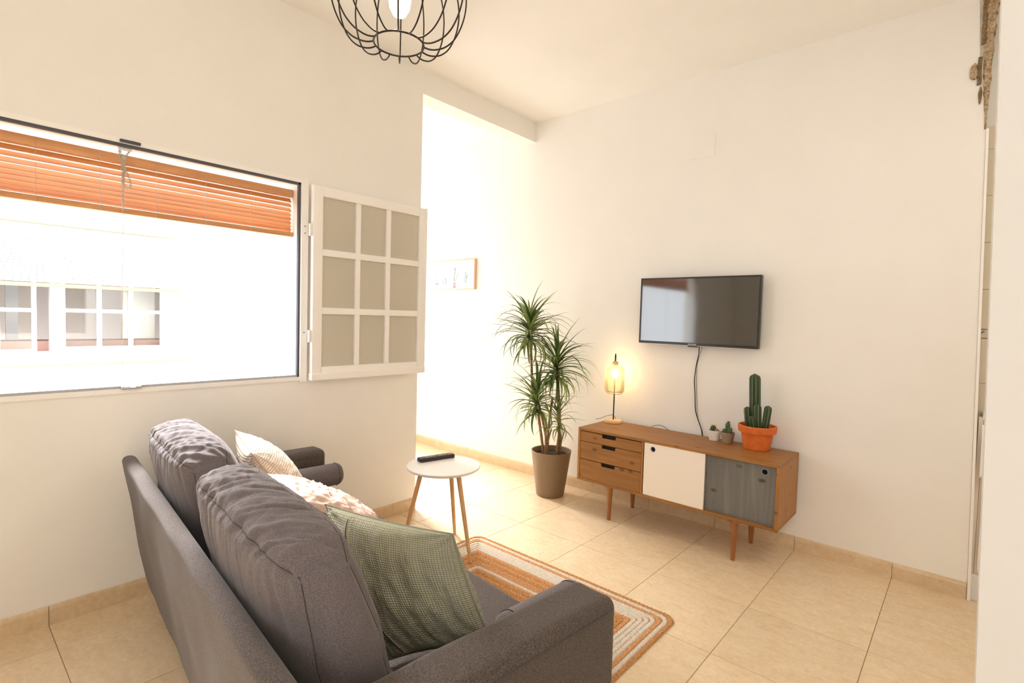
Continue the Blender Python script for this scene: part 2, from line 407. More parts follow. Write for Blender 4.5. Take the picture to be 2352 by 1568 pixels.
# floor: one tile per piece
fl = MB(); fl.box((-.16, -5.52, -.06), (4.42, 1.4, -.0035)); fl.box((-2.42, YO-.15, -.06), (-.16, 1.4, -.0035)); floor = struct(fl, 'floor', M_GROUT, 'glossy beige marbled floor tiles')
TX, S = 2.6956, .4951
xs = [TX + k*S for k in range(-11, 5)]; xs = [-2.3] + [x for x in xs if -2.25 < x < 4.25] + [4.3]
ys = [0.9, .405, .08, -.4147, -.9098, -1.405, -1.87, -2.333, -2.797, -3.26, -3.755, -4.25, -4.745, -5.24, -5.4]
cache = {}
for i in range(len(xs)-1):
    for j in range(len(ys)-1):
        x0, x1, y1, y0 = xs[i], xs[i+1], ys[j], ys[j+1]
        if x1 < .01 and y1 < YO: continue
        if x0 < 0 and y0 < YO: x0 = 0.0
        g = .0014; wx, wy = x1-x0-2*g, y1-y0-2*g; key = (round(wx, 3), round(wy, 3))
        if key not in cache:
            t = MB(); t.rbox((-wx/2, -wy/2, -.009), (wx/2, wy/2, 0), .0012); cache[key] = t.mesh('tile', M_TILE, recalc=True)
        o = bpy.data.objects.new('tile', cache[key]); o.location = ((x0+x1)/2, (y0+y1)/2, random.uniform(-.0003, .0003)); link(o, floor)
# skirting tiles
def skirt(name, pts_a, axis, fixed, sgn, label):
    b = MB(); lo, hi = min(pts_a), max(pts_a)
    if axis == 'y': b.box((fixed, lo, 0.001), (fixed+sgn*.003, hi, .08))
    else: b.box((lo, fixed, 0.001), (hi, fixed+sgn*.003, .08))
    base = struct(b, name, M_GROUT, label)
    for a, c in zip(pts_a[:-1], pts_a[1:]):
        a, c = min(a, c)+.0012, max(a, c)-.0012
        prof = [(0, 0), (.010, 0), (.010, .066), (.0075, .076), (.0035, .0835), (0, .0855)]
        t = MB()
        if axis == 'y': t.prism([(fixed+sgn*p, a, z) for p, z in prof], (0, c-a, 0))
        else: t.prism([(a, fixed+sgn*p, z) for p, z in prof], (c-a, 0, 0))
        t.build('skirting_tile', M_SKIRT, base)
skirt('baseboard_left', [YO, -1.66, -2.05, -2.45, -2.86, -3.26, -3.755, -4.25, -4.745, -5.24, -5.4], 'y', 0, 1, 'beige tile skirting under the window')
skirt('baseboard_back', [-2.3, -1.76, -1.26, -.77, -.27, .22, .71, 1.21, 1.705, 2.2, 2.6956, 3.013], 'x', 0, -1, 'beige tile skirting under the television wall')
skirt('baseboard_passage', [-2.3, -1.8, -1.3, -.8, -.3, -.16], 'x', YO, 1, 'beige tile skirting in the passage')

# ------------------------------------------------------------------ window: frame, seals, catches
win = tag(MB().box((-.015, WY1, WZ0-.03), (.022, WY1+.04, WZ1+.03)).build('window_1', M_ALU), 'white window frame with dark seal, sashes folded open', kind='structure')
mb = MB(); mb.box((-.015, WY0-.04, WZ0-.022), (.012, WY1, WZ0)); mb.build('frame_rail', M_ALU, win)
mb = MB(); mb.box((-.015, WY0-.04, WZ1), (.012, WY1, WZ1+.022)); mb.build('frame_rail', M_ALU, win)
mb = MB(); mb.box((-.015, WY0-.04, WZ0), (.012, WY0, WZ1)); mb.build('frame_stile', M_ALU, win)
mb = MB(); mb.box((-.012, WY1-.012, WZ0), (.008, WY1, WZ1)); mb.box((-.012, WY0, WZ1-.013), (.008, WY1, WZ1)); mb.build('seal', M_SEAL, win)
mb = MB(); mb.box((-.03, WY0, WZ0), (.004, WY1, WZ0+.012)); mb.build('sill_track', M_GREYSEAL, win)
for z, s in ((WZ1+.01, 1), (WZ0+.004, -1)):
    mb = MB(); mb.rbox((.006, -3.0, z-.007), (.022, -2.92, z+.007), .003); mb.rbox((.02, -2.965, z-.004), (.034, -2.945, z+.004), .002)
    mb.build('catch', M_SEAL if s > 0 else M_CHROME, win)
for z in (1.9, 1.86, 1.28):
    mb = MB(); mb.tube([(.022, WY1+.02, z), (.025, WY1+.02, z)], .0035, 8); mb.build('screw', M_SEAL, win)

# open sash, folded back against the wall
sash = thing('window_sash', 'white nine-pane window sash folded open against the wall', 'window sash', (.05, -1.68, 1.0))
A0, A1, B0, B1 = -2.092, -1.263, 1.008, 2.145
fw = .062
x0, x1 = .03, .062
for nm, a, b in (('stile', (x0, A0, B0), (x1, A0+fw, B1)), ('stile', (x0, A1-.052, B0), (x1, A1, B1)),
                 ('rail', (x0, A0+fw, B0), (x1, A1-.052, B0+.068)), ('rail', (x0, A0+fw, B1-.06), (x1, A1-.052, B1))):
    MB().rbox(a, b, .004, 2).build(nm, M_ALU, sash, sharp=40)
mb = MB(); mb.rbox((x0+.004, A0-.006, B0-.012), (x1+.012, A1+.01, B0+.03), .005, 2); mb.build('drip_rail', M_ALU, sash, sharp=40)
mb = MB(); mb.rbox((x0+.002, A1-.004, B0-.0), (x1+.004, A1+.012, B1+.003), .003); mb.build('edge_strip', M_ALU, sash)
PY = [A0+fw, -1.807+.002, -1.776, -1.585, -1.547, A1-.052]; PZ = [B0+.068, 1.389, 1.433, 1.738, 1.776, B1-.06]
for y in ((PY[1]+PY[2])/2, (PY[3]+PY[4])/2):
    MB().rbox((x0+.006, y-.017, PZ[0]), (x1-.003, y+.017, PZ[5]), .003).build('glazing_bar', M_ALU, sash)
for z in ((PZ[1]+PZ[2])/2, (PZ[3]+PZ[4])/2):
    MB().rbox((x0+.0065, PY[0], z-.0195), (x1-.0025, PY[5], z+.0195), .003).build('glazing_bar', M_ALU, sash)
for i in range(3):
    for j in range(3):
        MB().box((x0+.010, PY[2*i]-.003, PZ[2*j]-.003), (x0+.014, PY[2*i+1]+.003, PZ[2*j+1]+.003)).build('pane', M_FROST, sash)
for z in (1.88, 1.26):
    MB().tube([(.05, A0-.012, z-.035), (.05, A0-.012, z+.035)], .009, 10).build('hinge', M_ALU, sash, sharp=40)

# ------------------------------------------------------------------ timber blind outside the opening
bl = thing('venetian_blind', 'raised orange timber slatted blind outside the window', 'blind', (-.10, -2.98, 1.84))
MB().rbox((-.135, WY0+.02, 2.075), (-.075, WY1-.004, 2.118), .004).build('headrail', M_BLIND, bl)
zt = 2.075; tops = [2.058, 2.031, 2.004, 1.979, 1.956, 1.934, 1.914, 1.896, 1.881]
for k, z in enumerate(tops):
    MB().rbox((-.128, WY0+.025, -.0015), (-.078, WY1-.006, .0015), .001, fn=lambda P, n, q, z=z: Vector((-.103+(P.x+.103)*.5+P.z*.8, P.y, P.z*.6+z-(P.x+.103)*.55))).build('slat', M_BLIND, bl)
MB().rbox((-.130, WY0+.02, 1.842), (-.076, WY1-.002, 1.870), .004).build('bottom_rail', M_BLIND, bl)
for y in (-3.276, -3.055, -2.837, -2.613, -2.387, -2.164, -3.5):
    mb = MB(); mb.tube([(-.0735, y, 2.13), (-.0735, y, 1.845)], .0012, 5); mb.build('ladder_cord', M_ROPE, bl)
# knotted pull cord
cord = thing('pull_cord', 'beige knotted cord hanging from the top of the window', 'cord', (-.03, -2.975, 2.13))
def twist(mb, pts, r, n=2, rr=.0022, pitch_=.02):
    P = [Vector(p) for p in pts]; L = 0; out = [[] for _ in range(n)]
    dense = []
    for a, b in zip(P[:-1], P[1:]):
        st = max(2, int((b-a).length/.004))
        for i in range(st): dense.append(a.lerp(b, i/st))
    dense.append(P[-1]); t = (dense[1]-dense[0]).normalized()
    for i, p in enumerate(dense):
        if i: L += (p-dense[i-1]).length; t = (dense[i]-dense[i-1]).normalized()
        s1 = t.cross(Vector((1, .3, 0))).normalized(); s2 = t.cross(s1)
        for k in range(n):
            a = 2*PI*(L/pitch_ + k/n); out[k].append(p+(s1*math.cos(a)+s2*math.sin(a))*r)
    for o in out: mb.tube(o, rr, 5)
mb = MB(); twist(mb, [(-.03, -2.99, 2.13), (-.03, -2.982, 2.05), (-.03, -2.979, 1.95), (-.03, -2.979, 1.856)], .004); mb.build('rope', M_ROPE, cord, smooth=True)
mb = MB(); twist(mb, [(-.03, -2.955, 2.125), (-.028, -2.972, 2.09), (-.025, -2.975, 2.05), (-.025, -2.955, 2.0), (-.025, -2.95, 1.965), (-.025, -2.965, 1.95), (-.025, -2.978, 1.975), (-.025, -2.974, 2.04), (-.03, -2.995, 2.12)], .003); mb.build('loop', M_ROPE, cord, smooth=True)
mb = MB(); mb.lathe([(0, -.014), (.007, -.01), (.009, 0), (.007, .01), (0, .014)], (-.028, -2.978, 2.095), 10); mb.build('knot', M_ROPE, cord, smooth=True)
mb = MB(); mb.tube([(-.03, -2.979, 1.856), (-.03, -2.984, 1.45), (-.03, -2.985, 1.03)], .0012, 5); mb.build('string', M_ROPE, cord)
MB().rbox((-.036, -3.0, 2.125), (-.02, -2.945, 2.1475), .003).build('pulley', M_ALU, cord)

# ------------------------------------------------------------------ neighbouring house across the courtyard
fac = thing('neighbouring_house', 'white house front across the courtyard seen through the window', 'building', (-3.05, -2.6, 0))
FX = -3.05
mb = MB(); slab_with_holes(mb, 'x', FX-.2, FX, -7, -1.1, -1, 3.1, [(-3.9, -2.863, .985, 2.03), (-2.815, -2.0, .985, 2.03)])
mb.build('facade', M_EXT, fac)
MB().rbox((FX, -4.1, .862), (FX+.05, -1.83, .882), .004).build('ledge', M_PALEBLIND, fac)
def far_window(y0, y1, z0, z1, ny, nz, f=.045, bar=.036, lbl=None):
    wf = MB()
    for a, b in (((y0, z0), (y1, z0+f)), ((y0, z1-f), (y1, z1)), ((y0, z0+f), (y0+f, z1-f)), ((y1-f, z0+f), (y1, z1-f))):
        wf.box((FX-.07, a[0], a[1]), (FX-.02, b[0], b[1]))
    W = wf.build('window', M_EXT, fac)
    ys_ = [y0+f+(y1-y0-2*f)*k/ny for k in range(ny+1)]; zs_ = [z0+f+(z1-z0-2*f)*k/nz for k in range(nz+1)]
    for y in ys_[1:-1]: MB().box((FX-.065, y-bar/2, z0+f), (FX-.03, y+bar/2, z1-f)).build('bar', M_EXT, W)
    for z in zs_[1:-1]: MB().box((FX-.0655, y0+f, z-.016), (FX-.0295, y1-f, z+.016)).build('bar', M_EXT, W)
    for i in range(ny):
        for j in range(nz):
            MB().box((FX-.055, ys_[i]+.002, zs_[j]+.002), (FX-.05, ys_[i+1]-.002, zs_[j+1]-.002)).build('pane', M_GLASS, W)
far_window(-2.815, -2.0, .985, 2.05, 3, 3)
far_window(-3.66, -2.96, .985, 2.05, 3, 3, f=.03)
mb = MB(); mb.box((FX-1.2, -4.2, .6), (FX-1.1, -1.6, 2.6)); mb.box((FX-1.2, -4.2, .6), (FX-.2, -4.1, 2.6)); mb.box((FX-1.2, -1.7, .6), (FX-.2, -1.6, 2.6)); mb.box((FX-1.2, -4.2, 2.5), (FX-.2, -1.6, 2.6))
mb.build('room_wall', M_GREYIN, fac)
MB().box((FX-.5, -4.1, .96), (FX-.2, -1.7, 1.075)).build('inner_sill', M_REDSILL, fac)
MB().rbox((FX-.35, -2.30, 1.08), (FX-.3, -2.02, 2.0), .01).build('curtain', M_WHITE, fac)
MB().box((FX-.5, -3.12, .97), (FX-.44, -3.04, 2.4)).build('inner_post', M_GREYSEAL, fac)
fb = thing('pale_blind', 'sunlit pale slatted blind half lowered on the house opposite', 'blind', (FX+.05, -2.6, 1.58))
MB().rbox((FX+.012, -4.0, 2.085), (FX+.055, -1.945, 2.10), .003).build('headrail', M_PALEBLIND, fb)
MB().rbox((FX+.012, -4.0, 1.552), (FX+.055, -1.90, 1.585), .004).build('bottom_rail', M_PALEBLIND, fb)
for k in range(22):
    z = 1.592+k*.0222
    MB().rbox((FX+.02, -4.0, z), (FX+.045, -1.94, z+.017), .002).build('slat', M_EXT, fb)
mb = MB(); mb.box((-3.4, -7, -1.05), (-.16, 1.5, -1)); tag(mb.build('courtyard_ground', M_EXT), 'pale courtyard ground below the window', kind='structure')

# ------------------------------------------------------------------ kitchen glimpse on the right
kt = MB(); kt.box((2.6, .25, 0), (4.3, .27, ZC)); kwall = struct(kt, 'wall_kitchen', M_WALL, 'kitchen wall glimpsed past the end of the television wall')
rows = [(.10, .34), (.34, .60), (.60, .862), (.862, 1.116), (1.116, 1.362), (1.414, 1.63), (1.63, 1.885), (1.885, 2.138), (2.138, 2.388), (2.388, 2.512)]
for z0, z1 in rows:
    for x in (2.90, 3.15, 3.40):
        MB().rbox((x+.0008, .238, z0+.0008), (x+.2492, .25, z1-.0008), .0012).build('tile', M_KTILE, kwall)
M_BORDER = mat('border tile glaze', (.70, .62, .50), .3, .4)
M_TEAL = mat('teal glaze', (.16, .36, .34), .3, .4); M_RUST = mat('rust glaze', (.30, .12, .08), .3, .4)
for x in (2.90, 3.0375, 3.175):
    b = MB().rbox((x+.0008, .237, 1.363), (x+.1367, .25, 1.413), .0012).build('border_tile', M_BORDER, kwall)
    d = MB()
    d.box((x+.002, .2365, 1.3635), (x+.135, .2372, 1.3665)); d.box((x+.002, .2365, 1.4095), (x+.135, .2372, 1.4125))
    d.build('border_line', M_RUST, b)
    e = MB(); e.tube([(x+.055+.013*math.cos(t)*(1-.06*t), .2363, 1.389+.011*math.sin(t)*(1-.06*t)) for t in [k*.5 for k in range(20)]], .003, 5)
    e.tube([(x+.068, .2363, 1.385), (x+.082, .2363, 1.378), (x+.10, .2363, 1.39), (x+.115, .2363, 1.402)], .0035, 5); e.build('snail_scroll', M_TEAL, b)
cab = thing('kitchen_cabinet', 'white kitchen cabinet behind the end of the television wall', 'cabinet', (3.3, .1, 0))
MB().rbox((3.035, .03, .13), (3.6, .236, .945), .003).build('carcass', M_PANEL, cab)
MB().rbox((3.03, .02, .945), (3.62, .236, .965), .004).build('worktop', M_ALU, cab)
MB().rbox((3.046, -.002, .16), (3.59, .02, .94), .003).build('door', M_PANEL, cab)
MB().rbox((3.02, -.004, 0), (3.6, .236, .135), .003).build('plinth', M_WHITE, cab)
MB().rbox((3.0145, .03, .13), (3.034, .10, .95), .002).build('filler_panel', M_PANEL, cab)
tw = thing('tea_towel', 'small white cloth hanging over the kitchen cabinet door', 'towel', (3.07, -.02, .66))
mb = MB(); N = 14
for i in range(N):
    for j in range(18):
        pass
vs_ = []; fs = []
for j in range(19):
    z = .935-.275*j/18; wd = .035+.055*math.sin(min(1, j/7)*PI/2)*(1-.35*max(0, (j-10)/8))
    for i in range(15):
        t = i/14; vs_.append((3.028+(3.03-3.028)+t*wd*1.3, -.0125-.009*(1+math.sin(t*14+j*.2))*(.4+.6*t), z-.012*math.cos(t*3)))
for j in range(18):
    for i in range(14): fs.append((j*15+i, j*15+i+1, (j+1)*15+i+1, (j+1)*15+i))
mb.add(vs_, fs); t_ = mb.build('cloth', M_TABLE, tw, smooth=True, recalc=False); so = t_.modifiers.new('thick', 'SOLIDIFY'); so.thickness = .003
# white door lining on the end of the tv wall
mb = MB(); mb.prism([(tvx(0)+.001, -.014, 0), (tvx(0)+.014, -.014, 0), (tvx(2.43)+.012, -.014, 2.43), (tvx(2.43)+.001, -.014, 2.43)], (0, .135, 0))
struct(mb, 'trim_1', M_ALU, 'thin white lining down the end of the television wall')
# broken plaster at the top of that wall end
pl = thing('broken_plaster', 'rough broken strip of brown plaster down the wall corner near the ceiling', 'plaster', (2.95, .02, 2.4))
M_PLAST = speck('broken brown plaster', (.30, .19, .10), (.74, .60, .42), 70, .95, 1., .01)
M_PLAST2 = speck('ochre rubble', (.20, .12, .055), (.58, .42, .24), 160, .95, 1., .012)
def rough_strip(x_of, w_of, z0, z1, y0, amp, n, name, mt):
    mb = MB(); vs_ = []; fs = []
    for j in range(n+1):
        z = z0+(z1-z0)*j/n; w_ = w_of(z); xc = x_of(z)
        for i in range(9):
            a = PI*i/8; k = 1+.5*noise.noise(Vector((i*.8, z*22, 3)))
            vs_.append((xc-w_/2*math.cos(a)*k, y0-amp*math.sin(a)*(k+.8*noise.noise(Vector((i*2., z*60, 0)))), z))
    for j in range(n):
        for i in range(8): fs.append((j*9+i, j*9+i+1, (j+1)*9+i+1, (j+1)*9+i))
        fs.append((j*9+8, j*9, (j+1)*9, (j+1)*9+8))
    mb.add(vs_, fs); return mb.build(name, mt, pl, smooth=True)
rough_strip(lambda z: 2.962-.012*(z-2.42)/.6, lambda z: .006+.052*(z-2.42)/.65, 2.43, 3.119, .004, .010, 90, 'plaster_strip', M_PLAST)
rough_strip(lambda z: 2.934-.006*(z-2.8), lambda z: .020, 2.86, 3.119, -.002, .012, 60, 'rubble', M_PLAST2)
rough_strip(lambda z: 2.926, lambda z: .016, 2.66, 2.80, -.002, .009, 24, 'chip', M_PLAST2)
rough_strip(lambda z: 2.905, lambda z: .034*max(.04, math.sin((z-2.692)/.08*PI))**.45, 2.692, 2.772, -.003, .012, 20, 'chip', M_PLAST)
rough_strip(lambda z: 2.934, lambda z: .014*max(.04, math.sin((z-2.562)/.088*PI))**.45, 2.562, 2.65, -.002, .008, 20, 'chip', M_PLAST2)
# faint painted cover plates
tag(MB().rbox((1.415, -.004, 2.548), (1.585, 0, 2.70), .002).build('junction_cover', M_WALL), 'flat square painted junction cover high on the wall above the television', 'cover plate')
tag(MB().lathe([(.032, 0), (.032, .003), (.029, .004)], (0, 0, 0), 28).build('round_cover', M_WALL), 'small round painted cover on the wall above the open sash', 'cover plate')
o = bpy.data.objects['round_cover']; o.rotation_euler = (0, R90, 0); o.location = (0.0, -1.845, 2.371)

# ------------------------------------------------------------------ framed cactus print
pic = thing('framed_print', 'pale wood framed print of potted cacti on the passage wall', 'picture', (-1.2, -.01, 1.66))
PX0, PX1, PZ0, PZ1 = -1.75, -.705, 1.672, 1.972
M_PFRAME = mat('pale orange wood frame', (.70, .46, .32), .5, .3); M_PAPER = mat('print paper', (.90, .89, .86), .8, .2)
for a, b in (((PX0, -.03, PZ0), (PX1, -.002, PZ0+.008)), ((PX0, -.03, PZ1-.008), (PX1, -.002, PZ1)), ((PX0, -.03, PZ0+.008), (PX0+.012, -.002, PZ1-.008)), ((PX1-.012, -.03, PZ0+.008), (PX1, -.002, PZ1-.008))):
    MB().box(a, b).build('frame_bar', M_PFRAME, pic)
MB().box((PX0+.012, -.018, PZ0+.008), (PX1-.012, -.004, PZ1-.008)).build('paper', M_PAPER, pic)
M_INK = mat('grey green ink', (.07, .10, .095), .8, .2); M_AQUA = mat('aqua ink', (.28, .52, .50), .8, .2); M_ORI = mat('orange ink', (.72, .24, .14), .8, .2); M_INKD = mat('dark ink', (.03, .03, .035), .8, .2)
def stroke(mb, pts, wd, mi):
    P = [Vector((p[0], 0, p[1])) for p in pts]
    for a, b in zip(P[:-1], P[1:]):
        d = (b-a).normalized(); n = Vector((-d.z, 0, d.x))*wd/2
        mb.prism([(a+n)+Vector((0, -.0184, 0)), (b+n)+Vector((0, -.0184, 0)), (b-n)+Vector((0, -.0184, 0)), (a-n)+Vector((0, -.0184, 0))], (0, .0008, 0), mi)
for (cx, kind) in ((-1.40, 0), (-1.275, 1), (-1.155, 2), (-1.005, 3), (-.835, 4), (-1.55, 1)):
    p = MB(); zb = 1.735
    if kind == 0: stroke(p, [(cx, zb), (cx, zb+.10)], .006, 0)
    if kind == 1: stroke(p, [(cx-.014, zb), (cx-.018, zb+.05), (cx-.004, zb+.078)], .014, 1); stroke(p, [(cx+.008, zb), (cx+.012, zb+.045)], .016, 1); stroke(p, [(cx-.004, zb), (cx, zb+.07)], .004, 0)
    if kind == 2: stroke(p, [(cx-.018, zb), (cx-.026, zb+.04), (cx-.022, zb+.07)], .006, 3); stroke(p, [(cx+.016, zb), (cx+.02, zb+.03), (cx+.008, zb+.06)], .007, 3); stroke(p, [(cx-.018, zb+.002), (cx+.018, zb+.002)], .004, 3)
    if kind == 3:
        stroke(p, [(cx, zb), (cx-.003, zb+.07), (cx+.004, zb+.13), (cx+.012, zb+.165)], .007, 0); stroke(p, [(cx+.004, zb+.13), (cx-.012, zb+.155)], .005, 0)
        stroke(p, [(cx+.012, zb+.02), (cx+.032, zb+.065), (cx+.055, zb+.10)], .005, 0); stroke(p, [(cx-.004, zb+.03), (cx-.018, zb+.09)], .005, 1)
    if kind == 4:
        stroke(p, [(cx, zb+.005), (cx+.004, zb+.05), (cx-.01, zb+.07), (cx-.008, zb+.11)], .007, 0); stroke(p, [(cx+.004, zb+.05), (cx+.018, zb+.06), (cx+.022, zb+.09)], .006, 0); stroke(p, [(cx-.02, zb+.005), (cx-.024, zb+.06)], .012, 1); stroke(p, [(cx-.02, zb+.004), (cx+.002, zb+.004)], .004, 1)
    pc = 2 if kind == 3 else 1
    if kind in (1, 3): stroke(p, [(cx-.022, zb-.004), (cx+.022, zb-.004)], .006, 3)
    stroke(p, [(cx-.024, zb-.02), (cx+.024, zb-.02)], .008, 2 if kind == 3 else 4); stroke(p, [(cx-.018, zb-.036), (cx+.018, zb-.036)], .018, 2 if kind == 3 else 4)
    p.build('cactus_drawing', [M_INK, M_AQUA, M_ORI, M_INKD, M_PFRAME if False else mat('pale pot ink', (.70, .62, .54), .8, .2)], pic)

# ------------------------------------------------------------------ rug
RX0, RX1, RY0, RY1 = .652, 1.996, -2.16, -1.262
rug = thing('jute_rug', 'rectangular braided jute rug with white bands in front of the sofa', 'rug', (1.32, -1.71, 0))
def braid_ring(k, wd, m_):
    ins = wd*(k+.5); hx, hy = (RX1-RX0)/2-ins, (RY1-RY0)/2-ins; rc = max(.012, min(.055-ins*.25, hy))
    cx, cy = (RX0+RX1)/2, (RY0+RY1)/2
    path = []
    def seg(p, q):
        L = math.dist(p, q); n = max(1, int(L/.006))
        for i in range(n): path.append((p[0]+(q[0]-p[0])*i/n, p[1]+(q[1]-p[1])*i/n))
    cs = [(hx-rc, hy-rc, 0), (-(hx-rc), hy-rc, 1), (-(hx-rc), -(hy-rc), 2), (hx-rc, -(hy-rc), 3)]
    for i, (x, y, q) in enumerate(cs):
        for j in range(8): a = (q+j/8)*PI/2; path.append((x+rc*math.cos(a), y+rc*math.sin(a)))
        nx, ny, nq = cs[(i+1) % 4]; a = (q+1)*PI/2
        seg((x+rc*math.cos(a), y+rc*math.sin(a)), (nx+rc*math.cos(a), ny+rc*math.sin(a)))
    # tidy duplicate points
    P = []
    for p in path:
        if not P or math.dist(P[-1], p) > .0008: P.append(p)
    if math.dist(P[0], P[-1]) < .0008: P.pop()
    N = len(P); L = [0]
    for i in range(N): L.append(L[-1]+math.dist(P[i], P[(i+1) % N]))
    tot = L[-1]; per = tot/round(tot/.022); mb = MB(); vs_ = []; fs = []
    lat = [-1, -.8, -.45, 0, .45, .8, 1]
    for i in range(N):
        p, q = Vector((*P[(i-1) % N], 0)), Vector((*P[(i+1) % N], 0)); t = (q-p).normalized(); n = Vector((-t.y, t.x, 0))
        wob = .0012*noise.noise(Vector((P[i][0]*9, P[i][1]*9, k)))
        for s in lat:
            ph = 2*PI*(L[i]/per + (.5 if s > 0 else 0) + abs(s)*.55)
            z = .0015 + .0085*math.sqrt(max(0, 1-s*s))*(.72+.28*math.sin(ph)) - (.0022 if s == 0 else 0)
            off = n*(s*wd*.5*(1+.05*math.sin(ph)))
            vs_.append((cx+P[i][0]+off.x+wob, cy+P[i][1]+off.y+wob, z))
    m_n = len(lat)
    for i in range(N):
        j = (i+1) % N
        for s in range(m_n-1): fs.append((i*m_n+s, j*m_n+s, j*m_n+s+1, i*m_n+s+1))
    mb.add(vs_, fs); mb.build('braid', m_, rug, smooth=True, recalc=False)
WD = .0225
seq = [M_JUTE, M_COTTON, M_JUTE2, M_COTTON, M_COTTON, M_COTTON, M_COTTON, M_JUTE2, M_JUTE, M_JUTE2, M_JUTE, M_JUTE2, M_JUTE2, M_COTTON, M_JUTE2, M_JUTE, M_JUTE2, M_JUTE, M_JUTE2, M_JUTE]
nr = int(((RY1-RY0)/2)/WD)
for k in range(nr): braid_ring(k, WD, seq[k % len(seq)] if k < len(seq) else M_JUTE)
mb = MB(); mb.box((RX0+.02, RY0+.02, 0.0004), (RX1-.02, RY1-.02, .0022)); mb.build('backing', M_JUTE, rug)

# ------------------------------------------------------------------ sofa
LOCAL[0] = True
ANG = math.radians(-5.5)
def thing_uv(name, label, cat, group=None): return thing(name, label, cat, (0, 0, 0), ANG, group)
sofa = thing_uv('sofa', 'dark taupe fabric two-seat sofa beside the window wall', 'sofa')
def nz(x, y, z): return noise.noise(Vector((x, y, z)))
U0, U1 = .38, 2.49
def back_fn(P, n, q):
    t = (P.z-.12)/.6
    P.y -= .09*t                                              # reclined
    P.y += .006*nz(P.x*5, 0, P.z*5)*(1 if n.y < 0 else 0); return P
MB().rbox((U0, -2.905, .11), (U1, -2.848, .725), .027, 5, (40, 2, 14), back_fn).build('back_frame', M_SOFA, sofa, smooth=True)
mb = MB()
for zz in (.0,): pass
MB().rbox((U0+.02, -2.80, .12), (U1-.02, -2.10, .29), .02, 3, (10, 8, 2)).build('base', M_SOFA, sofa, smooth=True)
def arm_fn(sg):
    def f(P, n, q):
        P.z += .006*nz(P.y*4, P.x*9, 2)*(1 if n.z > .3 else 0); return P
    return f
MB().rbox((U0, -2.86, .12), (U0+.15, -2.095, .645), .035, 6, (6, 26, 14), arm_fn(1)).build('arm', M_SOFA, sofa, smooth=True)
MB().rbox((U1-.155, -2.86, .12), (U1, -2.115, .645), .035, 6, (6, 26, 14), arm_fn(1)).build('arm', M_SOFA, sofa, smooth=True)
def seam_arm(ua, v0=-2.80, v1=-2.13, z=.629, du=-.012):
    pts = [(ua, v0+(v1-v0)*k/30, z) for k in range(31)]
    mb = MB(); mb.tube(pts, .0022, 5); mb.build('seam', M_SEAM, sofa, smooth=True)
seam_arm(U1+.0005, -2.84, -2.15, .615); seam_arm(U0+.1505, -2.84, -2.13, .615)
def seat_fn(P, n, q):
    if n.z > .2: P.z += .012*(1-q[0]**2)*(1-q[1]**2) + .003*nz(P.x*7, P.y*7, 1)
    return P
MB().rbox((U0+.15, -2.80, .285), (U1-.155, -2.065, .440), .035, 5, (40, 20, 4), seat_fn).build('seat_cushion', M_SOFA, sofa, smooth=True)
for (u, v) in ((U0+.12, -2.80), (U1-.12, -2.80), (U0+.12, -2.18), (U1-.12, -2.18)):
    zr = .0115 if v > -2.3 and u > 1 else 0.0
    mb = MB(); mb.lathe([(.014, zr), (.024, .13)], (u, v, 0), 14); mb.build('leg', M_BEECH, sofa, sharp=40)

